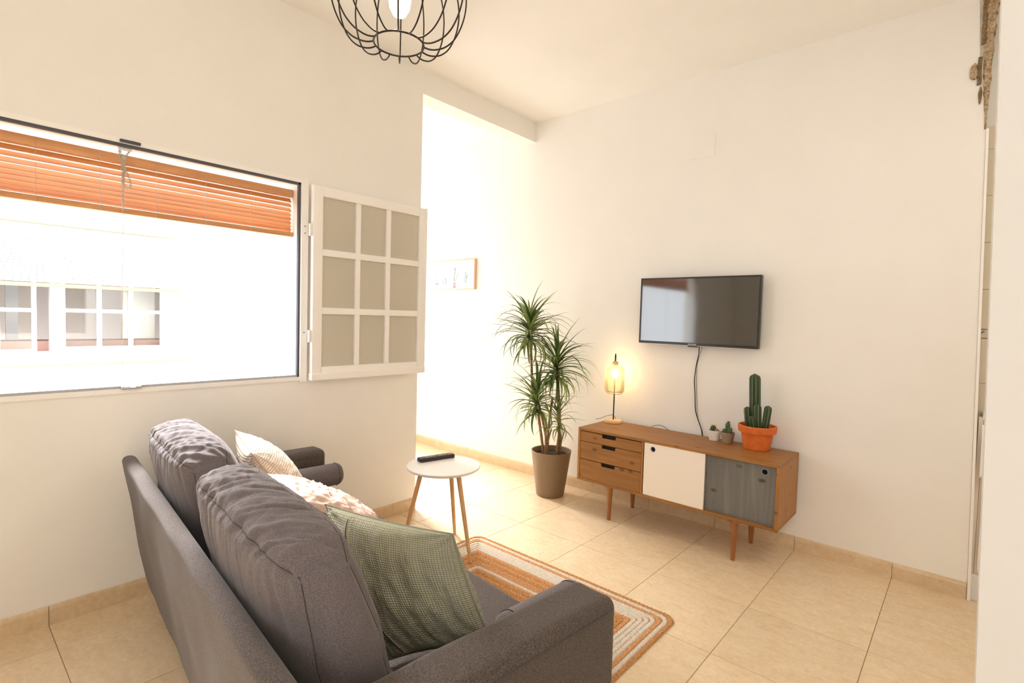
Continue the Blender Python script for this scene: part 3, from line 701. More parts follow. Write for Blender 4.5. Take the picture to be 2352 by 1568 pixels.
def back_cushion(u0, u1, seed, lbl, dz=0.):
    # local frame: x along u, y thickness (rear -> front), z height; then placed and leaned
    W, H, T = u1-u0, .43, .150
    def f(P, n, q):
        x, y, z = P; qx, qy, qz = q
        # puffiness of the two big faces and the top
        bl_ = (1-qx*qx)*(1-qz*qz)
        if n.y < -.01 or n.y > .01: y += (1 if n.y > 0 else -1)*abs(n.y)*(.055 if n.y > 0 else .044)*max(0, bl_)**.55
        if n.z > 0: z += n.z*.034*(1-qx*qx)**.6*(1-.75*qy*qy)
        if abs(n.x) > 0: x += n.x*.052*(1-qz*qz)**.7*(1-.6*qy*qy)
        k_ = abs(qx)**7
        if qz > 0: z -= (.012+.022*max(0, qy))*k_*qz
        y -= y*.30*k_*max(0, qz)
        # creases: run across the rear seam and down the back
        a = nz((x+z*.25)*19+seed, z*2.2, seed*2.3) + .55*nz((x+z*.2)*46+seed, z*5, 4.)
        drop = max(0, 1-abs(z-H/2)/.17)
        ridge = (1-abs(a)*1.7)
        rear = max(0, -n.y)+.6*max(0, n.z)
        dd = .0075*ridge*drop**.8*rear
        b = nz((x-y*1.4)*15, y*4+seed, z*5) + .55*nz((x-y*1.2)*38, y*9, seed+z*9)
        dd += .0068*(1-abs(b)*1.9)*max(0, n.z+.25)*(1 if n.z > -.5 else 0)
        dd += .003*nz(x*9+seed, y*9, z*9)
        return Vector((x, y, z)) + n*dd
    bm_ = MB(); bm_.rbox((-W/2, -T/2, -H/2), (W/2, T/2, H/2), .020, 5, (110, 22, 56), f)
    lean = math.radians(15)
    rot = Matrix.Rotation(lean, 4, 'X')   # top tips to the rear (-y)
    tr = Matrix.Translation(((u0+u1)/2, -2.797, .676+dz)) @ rot
    bm_.v = [tuple(tr @ Vector(p)) for p in bm_.v]
    c = thing_uv('back_cushion', lbl, 'cushion')
    bm_.build('cover', M_CUSH, c, smooth=True)
    def seam(pts, r=.0013):
        mb = MB(); mb.tube([tr @ Vector(p) for p in pts], r, 6); mb.build('seam', M_SEAM, c, smooth=True)
    hx, hy, hz = W/2, T/2, H/2; R_ = .020
    def edge(p, n):          # seam point lying on the displaced surface
        n = Vector(n).normalized(); q = [p[0]/hx, p[1]/hy, p[2]/hz]
        return f(Vector(p), n, [math.copysign(1, n[i]) if abs(n[i]) > .5 else q[i] for i in range(3)])+n*.0006
    k7 = R_*(1-.7071)
    for sy in (-1, 1):
        k5 = R_*(1-.577); cp = lambda sx: edge((sx*(hx-k5), sy*(hy-k5), hz-k5), (sx, sy, 1))
        seam([cp(-1)]+[edge((-(hx-R_)+2*(hx-R_)*k/90, sy*(hy-k7), hz-k7), (0, sy, 1)) for k in range(91)]+[cp(1)])
        for sx in (-1, 1):
            seam([cp(sx)]+[edge((sx*(hx-k7), sy*(hy-k7), (hz-R_)-(2*hz-2*R_)*k/40), (sx, sy, 0)) for k in range(41)])
    return c
back_cushion(.593, 1.312, 3.1, 'dark grey back cushion at the window end of the sofa', .006)
back_cushion(1.435, 2.250, 8.7, 'dark grey back cushion at the near end of the sofa', .0)

def bolster(uc, v0, v1, lbl):
    t = thing_uv('bolster', lbl, 'cushion'); r = .059; zc = .460+r
    mb = MB(); rings = 26; vs_ = []; fs = []; n = 28
    prof = [(0.0, -.0), (.45, -.004), (.8, 0.002), (.96, .012), (1.0, .03)]
    L = [(v0+p[1], p[0]*r) for p in prof] + [(v0+.03+(v1-v0-.06)*k/10, r) for k in range(1, 10)] + [(v1-p[1], p[0]*r) for p in reversed(prof)]
    for (v, rr) in L:
        for k in range(n):
            a = 2*PI*k/n; s = 1+.02*nz(v*9, math.cos(a)*2, math.sin(a)*2+uc)
            vs_.append((uc+rr*math.cos(a)*s, v, zc+rr*math.sin(a)*s))
    for i in range(len(L)-1):
        for k in range(n): fs.append((i*n+k, i*n+(k+1) % n, (i+1)*n+(k+1) % n, (i+1)*n+k))
    mb.add(vs_, fs); mb.build('cover', M_CUSH, t, smooth=True)
    for v in (v0+.028, v1-.028):
        mb = MB(); mb.tube([(uc+(r+.001)*math.cos(a), v, zc+(r+.001)*math.sin(a)) for a in [2*PI*k/36 for k in range(36)]], .0018, 5, closed=True); mb.build('seam', M_SEAM, t, smooth=True)
bolster(U0+.15+.062, -2.62, -2.045, 'grey bolster lying beside the sofa arm at the window end')
bolster(U1-.157-.061, -2.34, -2.03, 'grey bolster tucked behind the near sofa arm')

def pillow(name, label, TL, TR, BR, BL, T, m_, seed, wr=.004, flap=False, n=64, ruffle=0., wf=(5, 9)):
    TL, TR, BR, BL = map(Vector, (TL, TR, BR, BL))
    N = ((TR-TL).cross(BL-TL)).normalized()
    t = thing_uv(name, label, 'cushion'); mb = MB(); uvs = []
    def surf(s, r, sg):
        # s,r in -1..1 ; edges pulled in between the corners
        pin = .055
        ss = s*(1-pin*(1-abs(r)**2.2)*0 - pin*(1-r*r)*abs(s)**2); rr = r*(1-pin*(1-s*s)*abs(r)**2)
        a, b = (ss+1)/2, (rr+1)/2
        P = TL*(1-a)*(1-b) + TR*a*(1-b) + BR*a*b + BL*(1-a)*b
        h = T*(max(0, 1-s*s)**.55)*(max(0, 1-r*r)**.55)
        ed = (1-s*s)*(1-r*r)
        wv = wr*(nz(s*wf[0]+seed, r*wf[1], seed)+.5*nz(s*wf[0]*2.3, r*wf[1]*2+seed, 1))*min(1, ed*3+.15)
        # tension folds towards the corners
        d = wr*.9*math.sin(10*math.atan2(1.001-abs(s), 1.001-abs(r)))*max(0, 1-ed*1.6)*.5*(1 if ed > .02 else 0)
        if ruffle:
            wv += ruffle*(1-abs(nz(s*7+seed, r*3.2, 5)*2.2))*min(1, ed*2.5)+ruffle*.7*(1-abs(nz(s*3, r*9+seed, 8)*2.2))*min(1, ed*2.5)
        if flap and sg < 0 and s < -.42: h += .008*min(1, (abs(s)-.42)*40)*(1 if ed > .03 else 0)
        return P + N*sg*(h+wv+d)
    for sg in (1, -1):
        vs_ = []; fs = []
        for j in range(n+1):
            for i in range(n+1):
                s = math.sin((i/n-.5)*PI*.999)*.45+(2*i/n-1)*.55; r = math.sin((j/n-.5)*PI*.999)*.45+(2*j/n-1)*.55
                s = max(-1, min(1, s)); r = max(-1, min(1, r)); vs_.append(surf(s, r, sg)); uvs.append(((s+1)/2, (r+1)/2))
        for j in range(n):
            for i in range(n):
                q = (j*(n+1)+i, j*(n+1)+i+1, (j+1)*(n+1)+i+1, (j+1)*(n+1)+i); fs.append(q if sg < 0 else tuple(reversed(q)))
        mb.add(vs_, fs)
    c = mb.build('cover', m_, t, smooth=True, recalc=False)
    ul = c.data.uv_layers.new(name='UVMap')
    vi = np.empty(len(c.data.loops), dtype=np.int32); c.data.loops.foreach_get('vertex_index', vi)
    ul.data.foreach_set('uv', np.array(uvs, dtype=np.float32)[vi].ravel())
    # seam cord round the edge
    edge = [surf(-1+2*k/24, -1, 0) for k in range(24)] + [surf(1, -1+2*k/24, 0) for k in range(24)] + [surf(1-2*k/24, 1, 0) for k in range(24)] + [surf(-1, 1-2*k/24, 0) for k in range(24)]
    mb = MB(); mb.tube(edge, .0028, 6, closed=True); mb.build('piping', m_, t, smooth=True)
    if flap:
        mb = MB(); mb.tube([surf(-.47, -.93+1.86*k/24, -1)-N*.001 for k in range(25)], .0016, 5); mb.build('stitching', M_SEAM, t, smooth=True)
    return t
pillow('green_pillow', 'sage green waffle pillow leaning on the near back cushion', (1.73, -2.622, .80), (2.175, -2.455, .805), (2.212, -2.335, .470), (2.07, -2.590, .455), .112, M_GREEN, 2.2, .010, flap=True, wf=(7, 2.2))
pillow('pink_pillow', 'crumpled pale pink pillow between the cream and green ones', (.93, -2.575, .70), (1.36, -2.585, .70), (1.44, -2.21, .475), (1.12, -2.15, .475), .055, M_PINK, 5.1, .006, ruffle=.010)
pillow('cream_pillow', 'cream honeycomb weave pillow against the bolster at the window end', (.47, -2.545, .80), (.84, -2.575, .765), (1.02, -2.39, .475), (.72, -2.32, .47), .10, M_CREAM, 9.3, .004)
LOCAL[0] = False

# ------------------------------------------------------------------ round side table and remote
TC = Vector((.655, -1.570, .518)); TR_ = .218
tab = thing('side_table', 'small round white side table on three beech legs beside the rug', 'table', (TC.x, TC.y, 0))
mb = MB(); mb.lathe([(TR_-.012, -.019), (TR_-.003, -.012), (TR_, -.004), (TR_-.002, 0)], TC, 64); mb.build('table_top', M_TABLE, tab, sharp=50)
for (fx, fy, zf) in ((.905, -1.572, .011), (.537, -1.357, 0.0), (.53, -1.78, .0)):
    d = Vector((fx-TC.x, fy-TC.y, 0)); tp = Vector((TC.x, TC.y, TC.z-.019)) + d*.52
    mb = MB(); mb.tube([Vector((fx, fy, zf)), Vector((fx, fy, zf)).lerp(tp, .5), tp], [.0095, .0125, .0145], 16); mb.build('leg', M_BEECH, tab, sharp=50)
rem = thing('remote_control', 'black remote control with grey buttons lying on the round table', 'remote', (.51, -1.51, .516), 0)
d = Vector((.01, .285, 0)); e0 = Vector((.50, -1.655, .516)); ax = Vector((.0, 1, 0)).lerp(Vector((.03, 1, 0)), .5)
rem.location = (.535, -1.525, .518); rem.rotation_euler = (0, 0, math.radians(-12))
LOCAL[0] = True
MB().rbox((-.026, -.118, 0), (.026, .118, .024), .006, 3).build('body', M_REMOTE, rem, smooth=True)
k = 0
for j in range(11):
    for i in range(3):
        if (i, j) in ((0, 6), (2, 6)): continue
        y = .095-j*.0165; MB().rbox((-.0165+i*.0125, y-.0045, .0235), (-.0085+i*.0125, y+.0045, .0268), .0012).build('button', M_BTN, rem)
LOCAL[0] = False

# ------------------------------------------------------------------ sideboard
SX0, SX1, SF, SBK, SZ0, SZ1 = .862, 2.207, -.465, -.045, .243, .625
sb = thing('sideboard', 'long stained wood sideboard with three drawers, white and grey sliding doors', 'sideboard', ((SX0+SX1)/2, -.25, 0))
T_ = .018
MB().rbox((SX0, SF, SZ1-T_), (SX1, SBK, SZ1), .002).build('top', M_WOOD, sb)
MB().rbox((SX0, SF, SZ0), (SX1, SBK, SZ0+T_), .002).build('bottom', M_WOOD, sb)
MB().rbox((SX0, SF, SZ0+T_), (SX0+T_, SBK, SZ1-T_), .0015).build('side_panel', M_WOODV, sb)
MB().rbox((SX1-T_, SF, SZ0+T_), (SX1, SBK, SZ1-T_), .0015).build('side_panel', M_WOODV, sb)
MB().rbox((1.366, SF+.001, SZ0+T_), (1.378, SBK, SZ1-T_), .0015).build('divider', M_WOODV, sb)
MB().box((SX0+T_, SBK-.006, SZ0+T_), (SX1-T_, SBK, SZ1-T_)).build('back_panel', M_BLACK, sb)
MB().box((SX0+T_, SF+.03, SZ0+T_), (1.366, SF+.034, SZ1-T_)).build('drawer_recess', M_BLACK, sb)
zl = [SZ1-T_-.002, .531, .403, SZ0+T_+.001]
for k in range(3):
    z1, z0 = zl[k]-.0045, zl[k+1]+.0; a, b = SX0+T_+.002, 1.364; hx0, hx1 = 1.057, 1.170
    hz = z1-.024
    poly = [(a, z0), (b, z0), (b, z1), (hx1, z1), (hx1-.004, hz), (hx0+.004, hz), (hx0, z1), (a, z1)]
    dr = MB().prism([(x, SF+.003, z) for x, z in poly], (0, .02, 0)).build('drawer', M_WOODF, sb)
    MB().box((hx0+.002, SF+.016, hz-.001), (hx1-.002, SF+.022, z1)).build('handle_cutout', M_BLACK, dr)
def door(x0, x1, y, m_, hx, hz, name, lab):
    # slab with a round finger hole
    n = 24; z0, z1 = SZ0+T_-.012, SZ1-T_+.0; r = .0165
    mb = MB(); ring = [(hx+r*math.cos(2*PI*k/n), hz+r*math.sin(2*PI*k/n)) for k in range(n)]
    def outer(k):
        a = 2*PI*k/n; dx, dz = math.cos(a), math.sin(a); t = min(((x1-hx)/dx if dx > 1e-9 else 9), ((x0-hx)/dx if dx < -1e-9 else 9), ((z1-hz)/dz if dz > 1e-9 else 9), ((z0-hz)/dz if dz < -1e-9 else 9))
        return (hx+dx*t, hz+dz*t)
    corners = [(x1, z1), (x0, z1), (x0, z0), (x1, z0)]
    outs = [outer(k) for k in range(n)]
    full = []
    for k in range(n):
        full.append((outs[k], k))
        a, b = outs[k], outs[(k+1) % n]
        for c in corners:
            on = lambda p, c: abs(p[0]-c[0]) < 1e-6 or abs(p[1]-c[1]) < 1e-6
            if on(a, c) and on(b, c) and not (abs(a[0]-b[0]) < 1e-6 or abs(a[1]-b[1]) < 1e-6): full.append((c, None))
    for yy, rev in ((y, False), (y+.012, True)):
        vs_ = [(p[0], yy, p[1]) for p in ring] + [(p[0][0], yy, p[0][1]) for p in full]; fs = []
        pos = {f[1]: i for i, f in enumerate(full) if f[1] is not None}
        for k in range(n):
            i0, i1 = pos[k], pos[(k+1) % n]; mids = list(range(i0, i1+1)) if i1 > i0 else list(range(i0, len(full)))+[0]
            fs.append([k]+[n+i for i in mids]+[(k+1) % n])
        mb.add(vs_, [tuple(f) for f in fs])
    nn = n+len(full)
    mb.f += [(k, (k+1) % n, nn+(k+1) % n, nn+k) for k in range(n)]; mb.mi += [0]*n
    L = len(full); mb.f += [(n+k, n+(k+1) % L, nn+n+(k+1) % L, nn+n+k) for k in range(L)]; mb.mi += [0]*L
    d_ = mb.build(name, m_, sb); d_['label'] = lab
    c = MB(); c.lathe([(r-.0005, -.0), (r-.0005, .002)], (0, 0, 0), 24)
    MB().box((hx-r, y+.0125, hz-r), (hx+r, y+.0135, hz+r)).build('finger_hole', M_BLACK, d_)
    rg = MB(); rg.tube([(hx+r*1.02*math.cos(2*PI*k/28), y-.0004, hz+r*1.02*math.sin(2*PI*k/28)) for k in range(28)], .0014, 6, closed=True); rg.build('hole_rim', M_GREYSEAL, d_, smooth=True)
door(1.384, 1.787, SF+.004, M_PANEL, 1.445, .570, 'sliding_door', 'plain white sliding door')
door(1.78, SX1-T_-.001, SF+.026, M_GREYW, 2.122, .565, 'sliding_door', 'grey stained knotty wood sliding door')
for (x, y) in ((1.115, -.425), (1.968, -.435), (1.115, -.085), (1.968, -.10)):
    mb = MB(); mb.lathe([(.0115, 0), (.0125, .004), (.021, .205), (.021, .233)], (x, y, 0), 20); mb.build('leg', M_LEG, sb, sharp=40)
    mb = MB(); mb.rbox((x-.035, y-.024, .233), (x+.035, y+.024, .2435), .002); mb.build('leg_mount', M_LEG, sb)

# table lamp
LX, LY, LZ = .948, -.125, SZ1
lamp = thing('table_lamp', 'lit table lamp with a tinted glass shade on a round wooden base', 'lamp', (LX, LY, LZ))
mb = MB(); mb.lathe([(.062, 0), (.066, .004), (.066, .020), (.063, .024)], (LX, LY, LZ), 40); mb.build('base', M_PALEW, lamp, sharp=40)
mb = MB(); mb.tube([(LX, LY, LZ+.024), (LX, LY, LZ+.335)], .0048, 12); mb.build('pole', M_DARKMETAL, lamp, smooth=True)
zs0 = LZ+.225
prof = [(.052, 0), (.066, .010), (.072, .026), (.074, .06), (.074, .15), (.071, .185), (.06, .205), (.03, .215)]
sh = MB(); sh.lathe(prof, (LX, LY, zs0), 40, capb=False, capt=False); sh.build('shade', M_SHADEGLASS, lamp, smooth=True)
for k in range(12):
    a = 2*PI*k/12; mb = MB(); mb.tube([(LX+(r+.001)*math.cos(a), LY+(r+.001)*math.sin(a), zs0+z) for r, z in prof], .0005, 4); mb.build('shade_wire', M_CHROME, lamp)
mb = MB(); mb.tube([(LX+.053*math.cos(2*PI*k/36), LY+.053*math.sin(2*PI*k/36), zs0) for k in range(36)], .0014, 5, closed=True); mb.build('shade_ring', M_DARKMETAL, lamp)
mb = MB(); mb.lathe([(.017, 0), (.019, .006), (.022, .016), (.021, .03), (.013, .036)], (LX, LY, zs0+.21), 24); mb.build('cap', M_PALEW, lamp, sharp=50)
mb = MB(); mb.lathe([(.0055, 0), (.006, .04), (.004, .055), (.0005, .062)], (LX, LY, zs0+.244), 12); mb.build('finial', M_DARKMETAL, lamp, sharp=50)
mb = MB(); mb.lathe([(.001, 0), (.014, .006), (.022, .022), (.024, .036), (.018, .056), (.012, .068)], (LX, LY, zs0+.115), 20); mb.build('bulb', M_BULB2, lamp, smooth=True)
def pt(name, loc, e, col, r):
    l = bpy.data.lights.new(name, 'POINT'); l.energy = e; l.color = col; l.shadow_soft_size = r
    o = bpy.data.objects.new(name, l); COL.objects.link(o); o.location = loc; return o
LP = pt('table_lamp_light', (LX, LY, zs0+.155), 7, (1, .68, .32), .03)
mb = MB(); cpts = [(LX+.01, LY+.04, LZ+.01), (LX-.03, LY+.05, LZ+.045), (LX-.075, LY+.052, LZ+.038), (LX-.13, LY+.03, LZ+.012), (LX-.155, LY+.0, LZ+.004)]
def smooth_pts(P, n=8):
    P = [Vector(p) for p in P]; out = []
    for i in range(len(P)-1):
        p0, p1, p2, p3 = P[max(0, i-1)], P[i], P[i+1], P[min(len(P)-1, i+2)]
        for k in range(n):
            t = k/n; out.append(.5*((2*p1)+(p2-p0)*t+(2*p0-5*p1+4*p2-p3)*t*t+(-p0+3*p1-3*p2+p3)*t**3))
    out.append(P[-1]); return out
mb.tube(smooth_pts(cpts), .0019, 6); mb.build('cord', M_CORD, lamp, smooth=True)
# loose cable behind the sideboard
mb = MB(); mb.tube(smooth_pts([(1.22, -.052, .619), (1.25, -.048, .640), (1.30, -.047, .648), (1.345, -.050, .634), (1.365, -.052, .619)]), .0018, 6)
tag(mb.build('loose_cable', M_CORD, smooth=True), 'short loop of black cable resting at the back of the sideboard', 'cable')

# cacti
def cactus_body(mb, base, top, r, ribs, cols, amp=.16, n=None, mb_n=22):
    base, top = Vector(base), Vector(top); ax = top-base; L = ax.length; t = ax.normalized()
    s1 = t.cross(Vector((0, 1, .1))).normalized(); s2 = t.cross(s1); n = n or ribs*8; vs_ = []; fs = []
    for j in range(mb_n+1):
        q = j/mb_n; h = L*q
        rr = r*(.80+.2*min(1, q*3)) if h < L-r*1.1 else r*math.sqrt(max(0.0004, 1-((h-(L-r*1.1))/(r*1.1))**2))
        for k in range(n):
            a = 2*PI*k/n; c = abs(math.cos(a*ribs/2)); v = rr*(1-amp+amp*c**1.5*2-amp*.4)
            vs_.append(base+t*h+(s1*math.cos(a)+s2*math.sin(a))*v); cols.append(c**8)
    for j in range(mb_n):
        for k in range(n): fs.append((j*n+k, j*n+(k+1) % n, (j+1)*n+(k+1) % n, (j+1)*n+k))
    fs.append(tuple(mb_n*n+k for k in range(n))); mb.add(vs_, fs)
def set_ridge(o, cols):
    at = o.data.color_attributes.new('ridge', 'FLOAT_COLOR', 'POINT')
    at.data.foreach_set('color', np.array([[c, c, c, 1] for c in cols], dtype=np.float32).ravel())
CX, CY = 1.988, -.150
big = thing('potted_cactus', 'tall columnar green cactus in an orange terracotta pot', 'cactus', (CX, CY, SZ1))
mb = MB(); mb.lathe([(.072, 0), (.076, .004), (.092, .098), (.093, .105), (.109, .108), (.1125, .146), (.110, .150), (.101, .150), (.099, .135), (.094, .12)], (CX, CY, SZ1), 56, capt=False); mb.build('pot', M_TERRA, big, sharp=35)
mb = MB(); mb.lathe([(.0955, .128), (.06, .134), (.001, .137)], (CX, CY, SZ1), 40, capb=True); mb.build('soil', M_SOIL, big, smooth=True)
for (bx, by, tx_, ty_, hz, r, rb) in ((-.018, .012, -.034, .012, .345, .031, 9), (-.045, -.012, -.062, -.014, .135, .0215, 6), (.008, -.022, .001, -.026, .160, .0225, 6), (.045, -.005, .06, -.004, .155, .0205, 6), (-.012, -.035, -.026, -.045, .085, .018, 6)):
    mb = MB(); cols = []; cactus_body(mb, (CX+bx, CY+by, SZ1+.125), (CX+tx_, CY+ty_, SZ1+.125+hz), r, rb, cols); o = mb.build('stem', M_CACT, big, smooth=True, recalc=False); set_ridge(o, cols)
def mini(x, y, m_, name, label, rt, h):
    t = thing(name, label, 'cactus', (x, y, SZ1))
    prof = [(rt*.74, 0), (rt*.78, .003)] + [(rt*(.78+.22*k/10)+(.0008 if k % 2 else 0), .003+(h-.006)*k/10) for k in range(1, 11)] + [(rt, h), (rt-.003, h), (rt-.004, h-.008)]
    mb = MB(); mb.lathe(prof, (x, y, SZ1), 32, capt=False); mb.build('pot', m_, t, sharp=30)
    mb = MB(); mb.lathe([(rt-.0045, h-.008), (.001, h-.005)], (x, y, SZ1), 24); mb.build('soil', M_SOIL, t); return t
m1 = mini(1.712, -.115, M_WPOT, 'mini_cactus', 'tiny round cactus with a yellow flower in a small white pot', .041, .068)
m2 = mini(1.803, -.130, M_GPOT, 'mini_cactus', 'tiny green branching cactus in a small grey brown pot', .042, .070)
M_YEL = mat('yellow petals', (.85, .62, .16), .6, .3); M_BUD = mat('brown pink bud', (.34, .20, .13), .7, .3)
def add_stem(t, x, y, z, tx_, ty_, h, r, rb, m_=M_CACT2):
    mb = MB(); cols = []; cactus_body(mb, (x, y, z), (x+tx_, y+ty_, z+h), r, rb, cols, mb_n=12); o = mb.build('stem', m_, t, smooth=True, recalc=False); set_ridge(o, cols)
add_stem(m1, 1.703, -.115, SZ1+.056, 0, 0, .042, .018, 8, M_CACT); add_stem(m1, 1.728, -.12, SZ1+.052, 0, 0, .026, .013, 7, M_CACT)
mb = MB()
for k in range(10):
    a = 2*PI*k/10; c = Vector((1.703, -.115, SZ1+.093)); d = Vector((math.cos(a), math.sin(a), .7)).normalized(); s = d.cross(Vector((0, 0, 1))).normalized()*.0045
    mb.add([c, c+d*.012+s, c+d*.022, c+d*.012-s], [(0, 1, 2, 3)])
o = mb.build('flower', M_YEL, m1, recalc=False); md = o.modifiers.new('s', 'SOLIDIFY'); md.thickness = .0012
mb = MB(); mb.lathe([(.012, 0), (.013, .008), (.008, .016), (.001, .019)], (1.729, -.122, SZ1+.062), 14); mb.build('bud', M_BUD, m1, smooth=True)
add_stem(m2, 1.800, -.128, SZ1+.058, 0, 0, .078, .0145, 6); add_stem(m2, 1.816, -.137, SZ1+.058, .006, 0, .048, .012, 6); add_stem(m2, 1.784, -.135, SZ1+.058, -.005, 0, .034, .0105, 6); add_stem(m2, 1.803, -.128, SZ1+.125, .002, 0, .018, .009, 6, M_CACT)

# ------------------------------------------------------------------ television and its cables
tv = thing('television', 'flat black wall-mounted television above the sideboard', 'television', (1.53, -.05, 1.245))
TX0, TX1, TZ0, TZ1, TY = 1.113, 1.950, 1.246, 1.720, -.08
MB().rbox((TX0, TY+.003, TZ0), (TX1, TY+.038, TZ1), .004, 2).build('housing', M_TVB, tv, sharp=40)
bz = .012
for a, b in (((TX0, TZ0), (TX1, TZ0+.018)), ((TX0, TZ1-bz), (TX1, TZ1)), ((TX0, TZ0+.018), (TX0+bz, TZ1-bz)), ((TX1-bz, TZ0+.018), (TX1, TZ1-bz))):
    MB().rbox((a[0], TY-.002, a[1]), (b[0], TY+.004, b[1]), .0012).build('bezel', M_TVB, tv)
MB().box((TX0+bz-.001, TY+.0005, TZ0+.017), (TX1-bz+.001, TY+.0035, TZ1-bz+.001)).build('screen', M_SCREEN, tv)
MB().rbox((TX0+.004, TY-.0015, TZ0-.003), (TX1-.004, TY+.01, TZ0), .001).build('silver_edge', M_CHROME, tv)
lg = MB()
for k, wd in enumerate((.006, .007, .004, .007, .006, .007)): lg.box((1.490+k*.0098, TY-.0026, TZ0+.006), (1.490+k*.0098+wd, TY-.0019, TZ0+.0105))
lg.build('badge', M_CHROME, tv)
MB().rbox((1.485, TY+.004, TZ0-.012), (1.555, TY+.02, TZ0-.002), .002).build('sensor', M_TVB, tv)
MB().rbox((1.40, TY+.038, 1.38), (1.66, -.0005, 1.58), .003).build('wall_bracket', M_SEAL, tv)
def wob(p0, pts, r, name, label, m_=M_CORD):
    mb = MB(); mb.tube(smooth_pts(pts), r, 6); return tag(mb.build(name, m_, smooth=True), label, 'cable')
wob(0, [(1.553, -.045, 1.262), (1.548, -.03, 1.19), (1.529, -.018, 1.10), (1.520, -.014, 1.00), (1.528, -.014, .90), (1.535, -.014, .80), (1.553, -.016, .74), (1.588, -.022, .66), (1.597, -.025, .60)], .0032, 'television_cable', 'black cable hanging from the television down behind the sideboard')
wob(0, [(1.578, -.05, 1.262), (1.566, -.03, 1.22), (1.545, -.022, 1.15), (1.532, -.010, 1.10), (1.531, -.008, .98), (1.540, -.008, .86), (1.552, -.008, .74), (1.590, -.012, .65), (1.60, -.014, .60)], .0018, 'aerial_lead', 'thin brown lead beside the black television cable', mat('brown lead', (.25, .17, .11), .5, .3))

# ------------------------------------------------------------------ dracaena
dr = thing('potted_dracaena', 'tall dracaena with thin arching leaves in a taupe pot', 'plant', (.50, -.30, 0))
PXc, PYc = .50, -.30
mb = MB(); mb.lathe([(.105, 0), (.110, .004), (.158, .352), (.160, .358), (.157, .360), (.151, .358), (.146, .32), (.143, .30)], (PXc, PYc, 0), 56, capt=False); mb.build('pot', M_TAUPE, dr, sharp=35)
mb = MB(); mb.lathe([(.146, .318), (.09, .324), (.001, .327)], (PXc, PYc, 0), 36); mb.build('soil', M_SOIL, dr, smooth=True)
right = Vector((RT.x, RT.y, 0)).normalized()
def place(dx, z, dd=0):   # dx metres to the camera's right, dd away from the wall
    return Vector((PXc, PYc, z)) + right*dx + Vector((.0, -dd, 0))
heads = [((-.125, 1.335, .12), (-.06, .32, .0), .36, 92, .024, None), ((.085, 1.06, .10), (.055, .32, .02), .36, 88, .024, None), ((-.04, .80, .14), (-.02, .32, .04), .34, 72, .022, None), ((.09, .66, .08), (.03, .32, -.03), .24, 40, .014, None)]
leaf_meshes = {}
def leaf_mesh(L, w_, droop, key):
    if key in leaf_meshes: return leaf_meshes[key]
    N = 10; mb = MB(); vs_ = []; fs = []; x = z = 0.; a = 0.
    for i in range(N+1):
        t = i/N; ww = w_*(.55+.9*t*3 if t < .15 else (1-((t-.15)/.85)**1.6))*.5+.0004
        vs_ += [(x, -ww, z+ww*.35), (x, 0, z-ww*.1), (x, ww, z+ww*.35)]
        a = -droop*(t**1.25); x += L/N*math.cos(a); z += L/N*math.sin(a)
    for i in range(N): 
        for k in range(2): b = i*3+k; fs.append((b, b+3, b+4, b+1))
    mb.add(vs_, fs); leaf_meshes[key] = mb.mesh('leaf', M_LEAF, smooth=True); return leaf_meshes[key]
off = Vector((PXc, PYc, 0)); rnd = random.Random(5)
for hi, (hp, bp_, L0, cnt, wl, mid) in enumerate(heads):
    H = place(*hp); B = place(*bp_)
    midp = B.lerp(H, .5)+right*(-.03 if hi == 0 else .02)
    mb = MB(); pts = smooth_pts([B, B.lerp(midp, .6)+right*.01, midp, midp.lerp(H, .6), H], 6)
    mb.tube(pts, [.0115-.003*k/len(pts)+.0006*math.sin(k*2.6) for k in range(len(pts))], 10); mb.build('cane', M_CANE, dr, smooth=True)
    for k in range(cnt):
        q = k/cnt; az = k*2.39996+rnd.uniform(-.2, .2); el = math.radians(82-95*q**.8+rnd.uniform(-8, 8)); L = L0*rnd.uniform(.8, 1.15)*(.75+.35*math.sin(PI*min(1, q+.15)))
        droop = rnd.choice((1.0, 1.6, 2.1, 2.6)) + (.2 if q > .6 else -.4); Li = round(L/.03)*.03
        me = leaf_mesh(Li, wl, droop, (Li, wl, droop))
        o = bpy.data.objects.new('leaf', me)
        base = H + Vector((0, 0, .03-.16*q))
        # bend leaves away from the wall behind
        dy = math.sin(az)*L
        if base.y+dy > -.03:
            lim = max(-1, min(1, (-.035-base.y)/L))
            az = math.asin(lim) if math.cos(az) > 0 else PI-math.asin(lim)
        o.rotation_mode = 'XYZ'; o.rotation_euler = (0, 0, 0)
        R = Matrix.Rotation(az, 4, 'Z') @ Matrix.Rotation(-el, 4, 'Y') @ Matrix.Rotation(rnd.uniform(-.25, .25), 4, 'X')
        o.matrix_basis = Matrix.Translation(base-off) @ R; link(o, dr)
for (dx, dd, h, r) in ((.0, .05, .22, .006), (.075, .0, .20, .005), (-.035, -.01, .45, .009)):
    B = place(dx, .32, dd); mb = MB(); mb.tube(smooth_pts([B, B+Vector((.01, -.01, h*.5)), B+Vector((.03, 0, h))], 5), r, 8); mb.build('cane', M_CANE, dr, smooth=True)

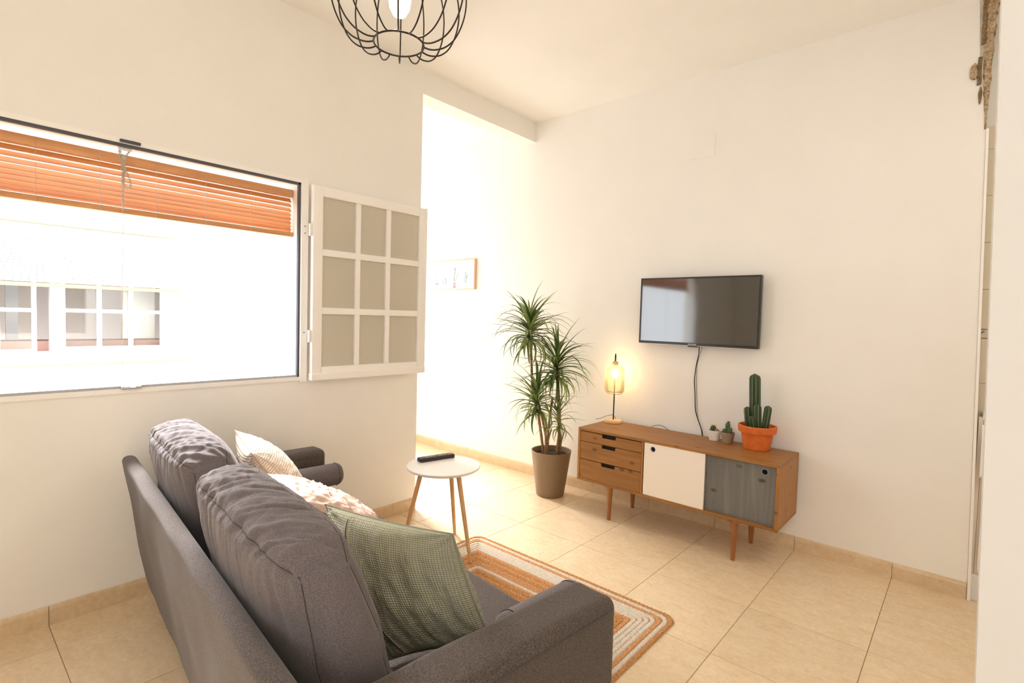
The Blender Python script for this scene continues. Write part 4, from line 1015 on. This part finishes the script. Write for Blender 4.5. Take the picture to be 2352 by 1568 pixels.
# ------------------------------------------------------------------ wire cage pendant
PC = Vector((1.683, -2.682, 0)); Z0 = 2.180
pend = thing('cage_pendant', 'black wire cage pendant lamp with a glowing bulb hanging from the ceiling', 'pendant lamp', (PC.x, PC.y, Z0))
prof = [(.071, 0), (.088, -.004), (.108, -.002), (.134, .009), (.160, .035), (.181, .080), (.191, .130), (.188, .180), (.170, .230), (.138, .280), (.100, .322), (.066, .355), (.048, .385)]
pp = smooth_pts([(r, 0, z) for r, z in prof], 4)
for k in range(16):
    a = 2*PI*(k+.35)/16; mb = MB(); mb.tube([(PC.x+p.x*math.cos(a), PC.y+p.x*math.sin(a), Z0+p.z) for p in pp], .0023, 6); mb.build('cage_wire', M_DARKMETAL, pend, smooth=True)
for r, z in ((.071, 0), (.048, .385)):
    mb = MB(); mb.tube([(PC.x+r*math.cos(2*PI*k/48), PC.y+r*math.sin(2*PI*k/48), Z0+z) for k in range(48)], .0026, 6, closed=True); mb.build('ring', M_DARKMETAL, pend, smooth=True)
mb = MB(); mb.lathe([(.050, 0), (.050, .012), (.03, .02), (.022, .07), (.004, .08)], (PC.x, PC.y, Z0+.385), 24); mb.build('cap', M_DARKMETAL, pend, sharp=40)
mb = MB(); mb.tube([(PC.x, PC.y, Z0+.20), (PC.x, PC.y, Z0+.39)], .018, 16); mb.build('socket', M_DARKMETAL, pend, sharp=40)
mb = MB(); mb.lathe([(.001, 0), (.018, .006), (.029, .026), (.032, .05), (.027, .08), (.017, .11), (.014, .125)], (PC.x, PC.y, Z0+.075), 24); mb.build('bulb', M_BULB, pend, smooth=True)
mb = MB(); mb.tube([(PC.x, PC.y, Z0+.46), (PC.x, PC.y, ZC-.02)], .003, 8); mb.build('cord', M_CORD, pend, smooth=True)
mb = MB(); mb.lathe([(.05, 0), (.05, .02)], (PC.x, PC.y, ZC-.021), 28); mb.build('ceiling_rose', M_DARKMETAL, pend, sharp=40)
pt('pendant_light', (PC.x, PC.y, Z0+.13), 13, (1, .76, .45), .035)
bpy.context.view_layer.update()
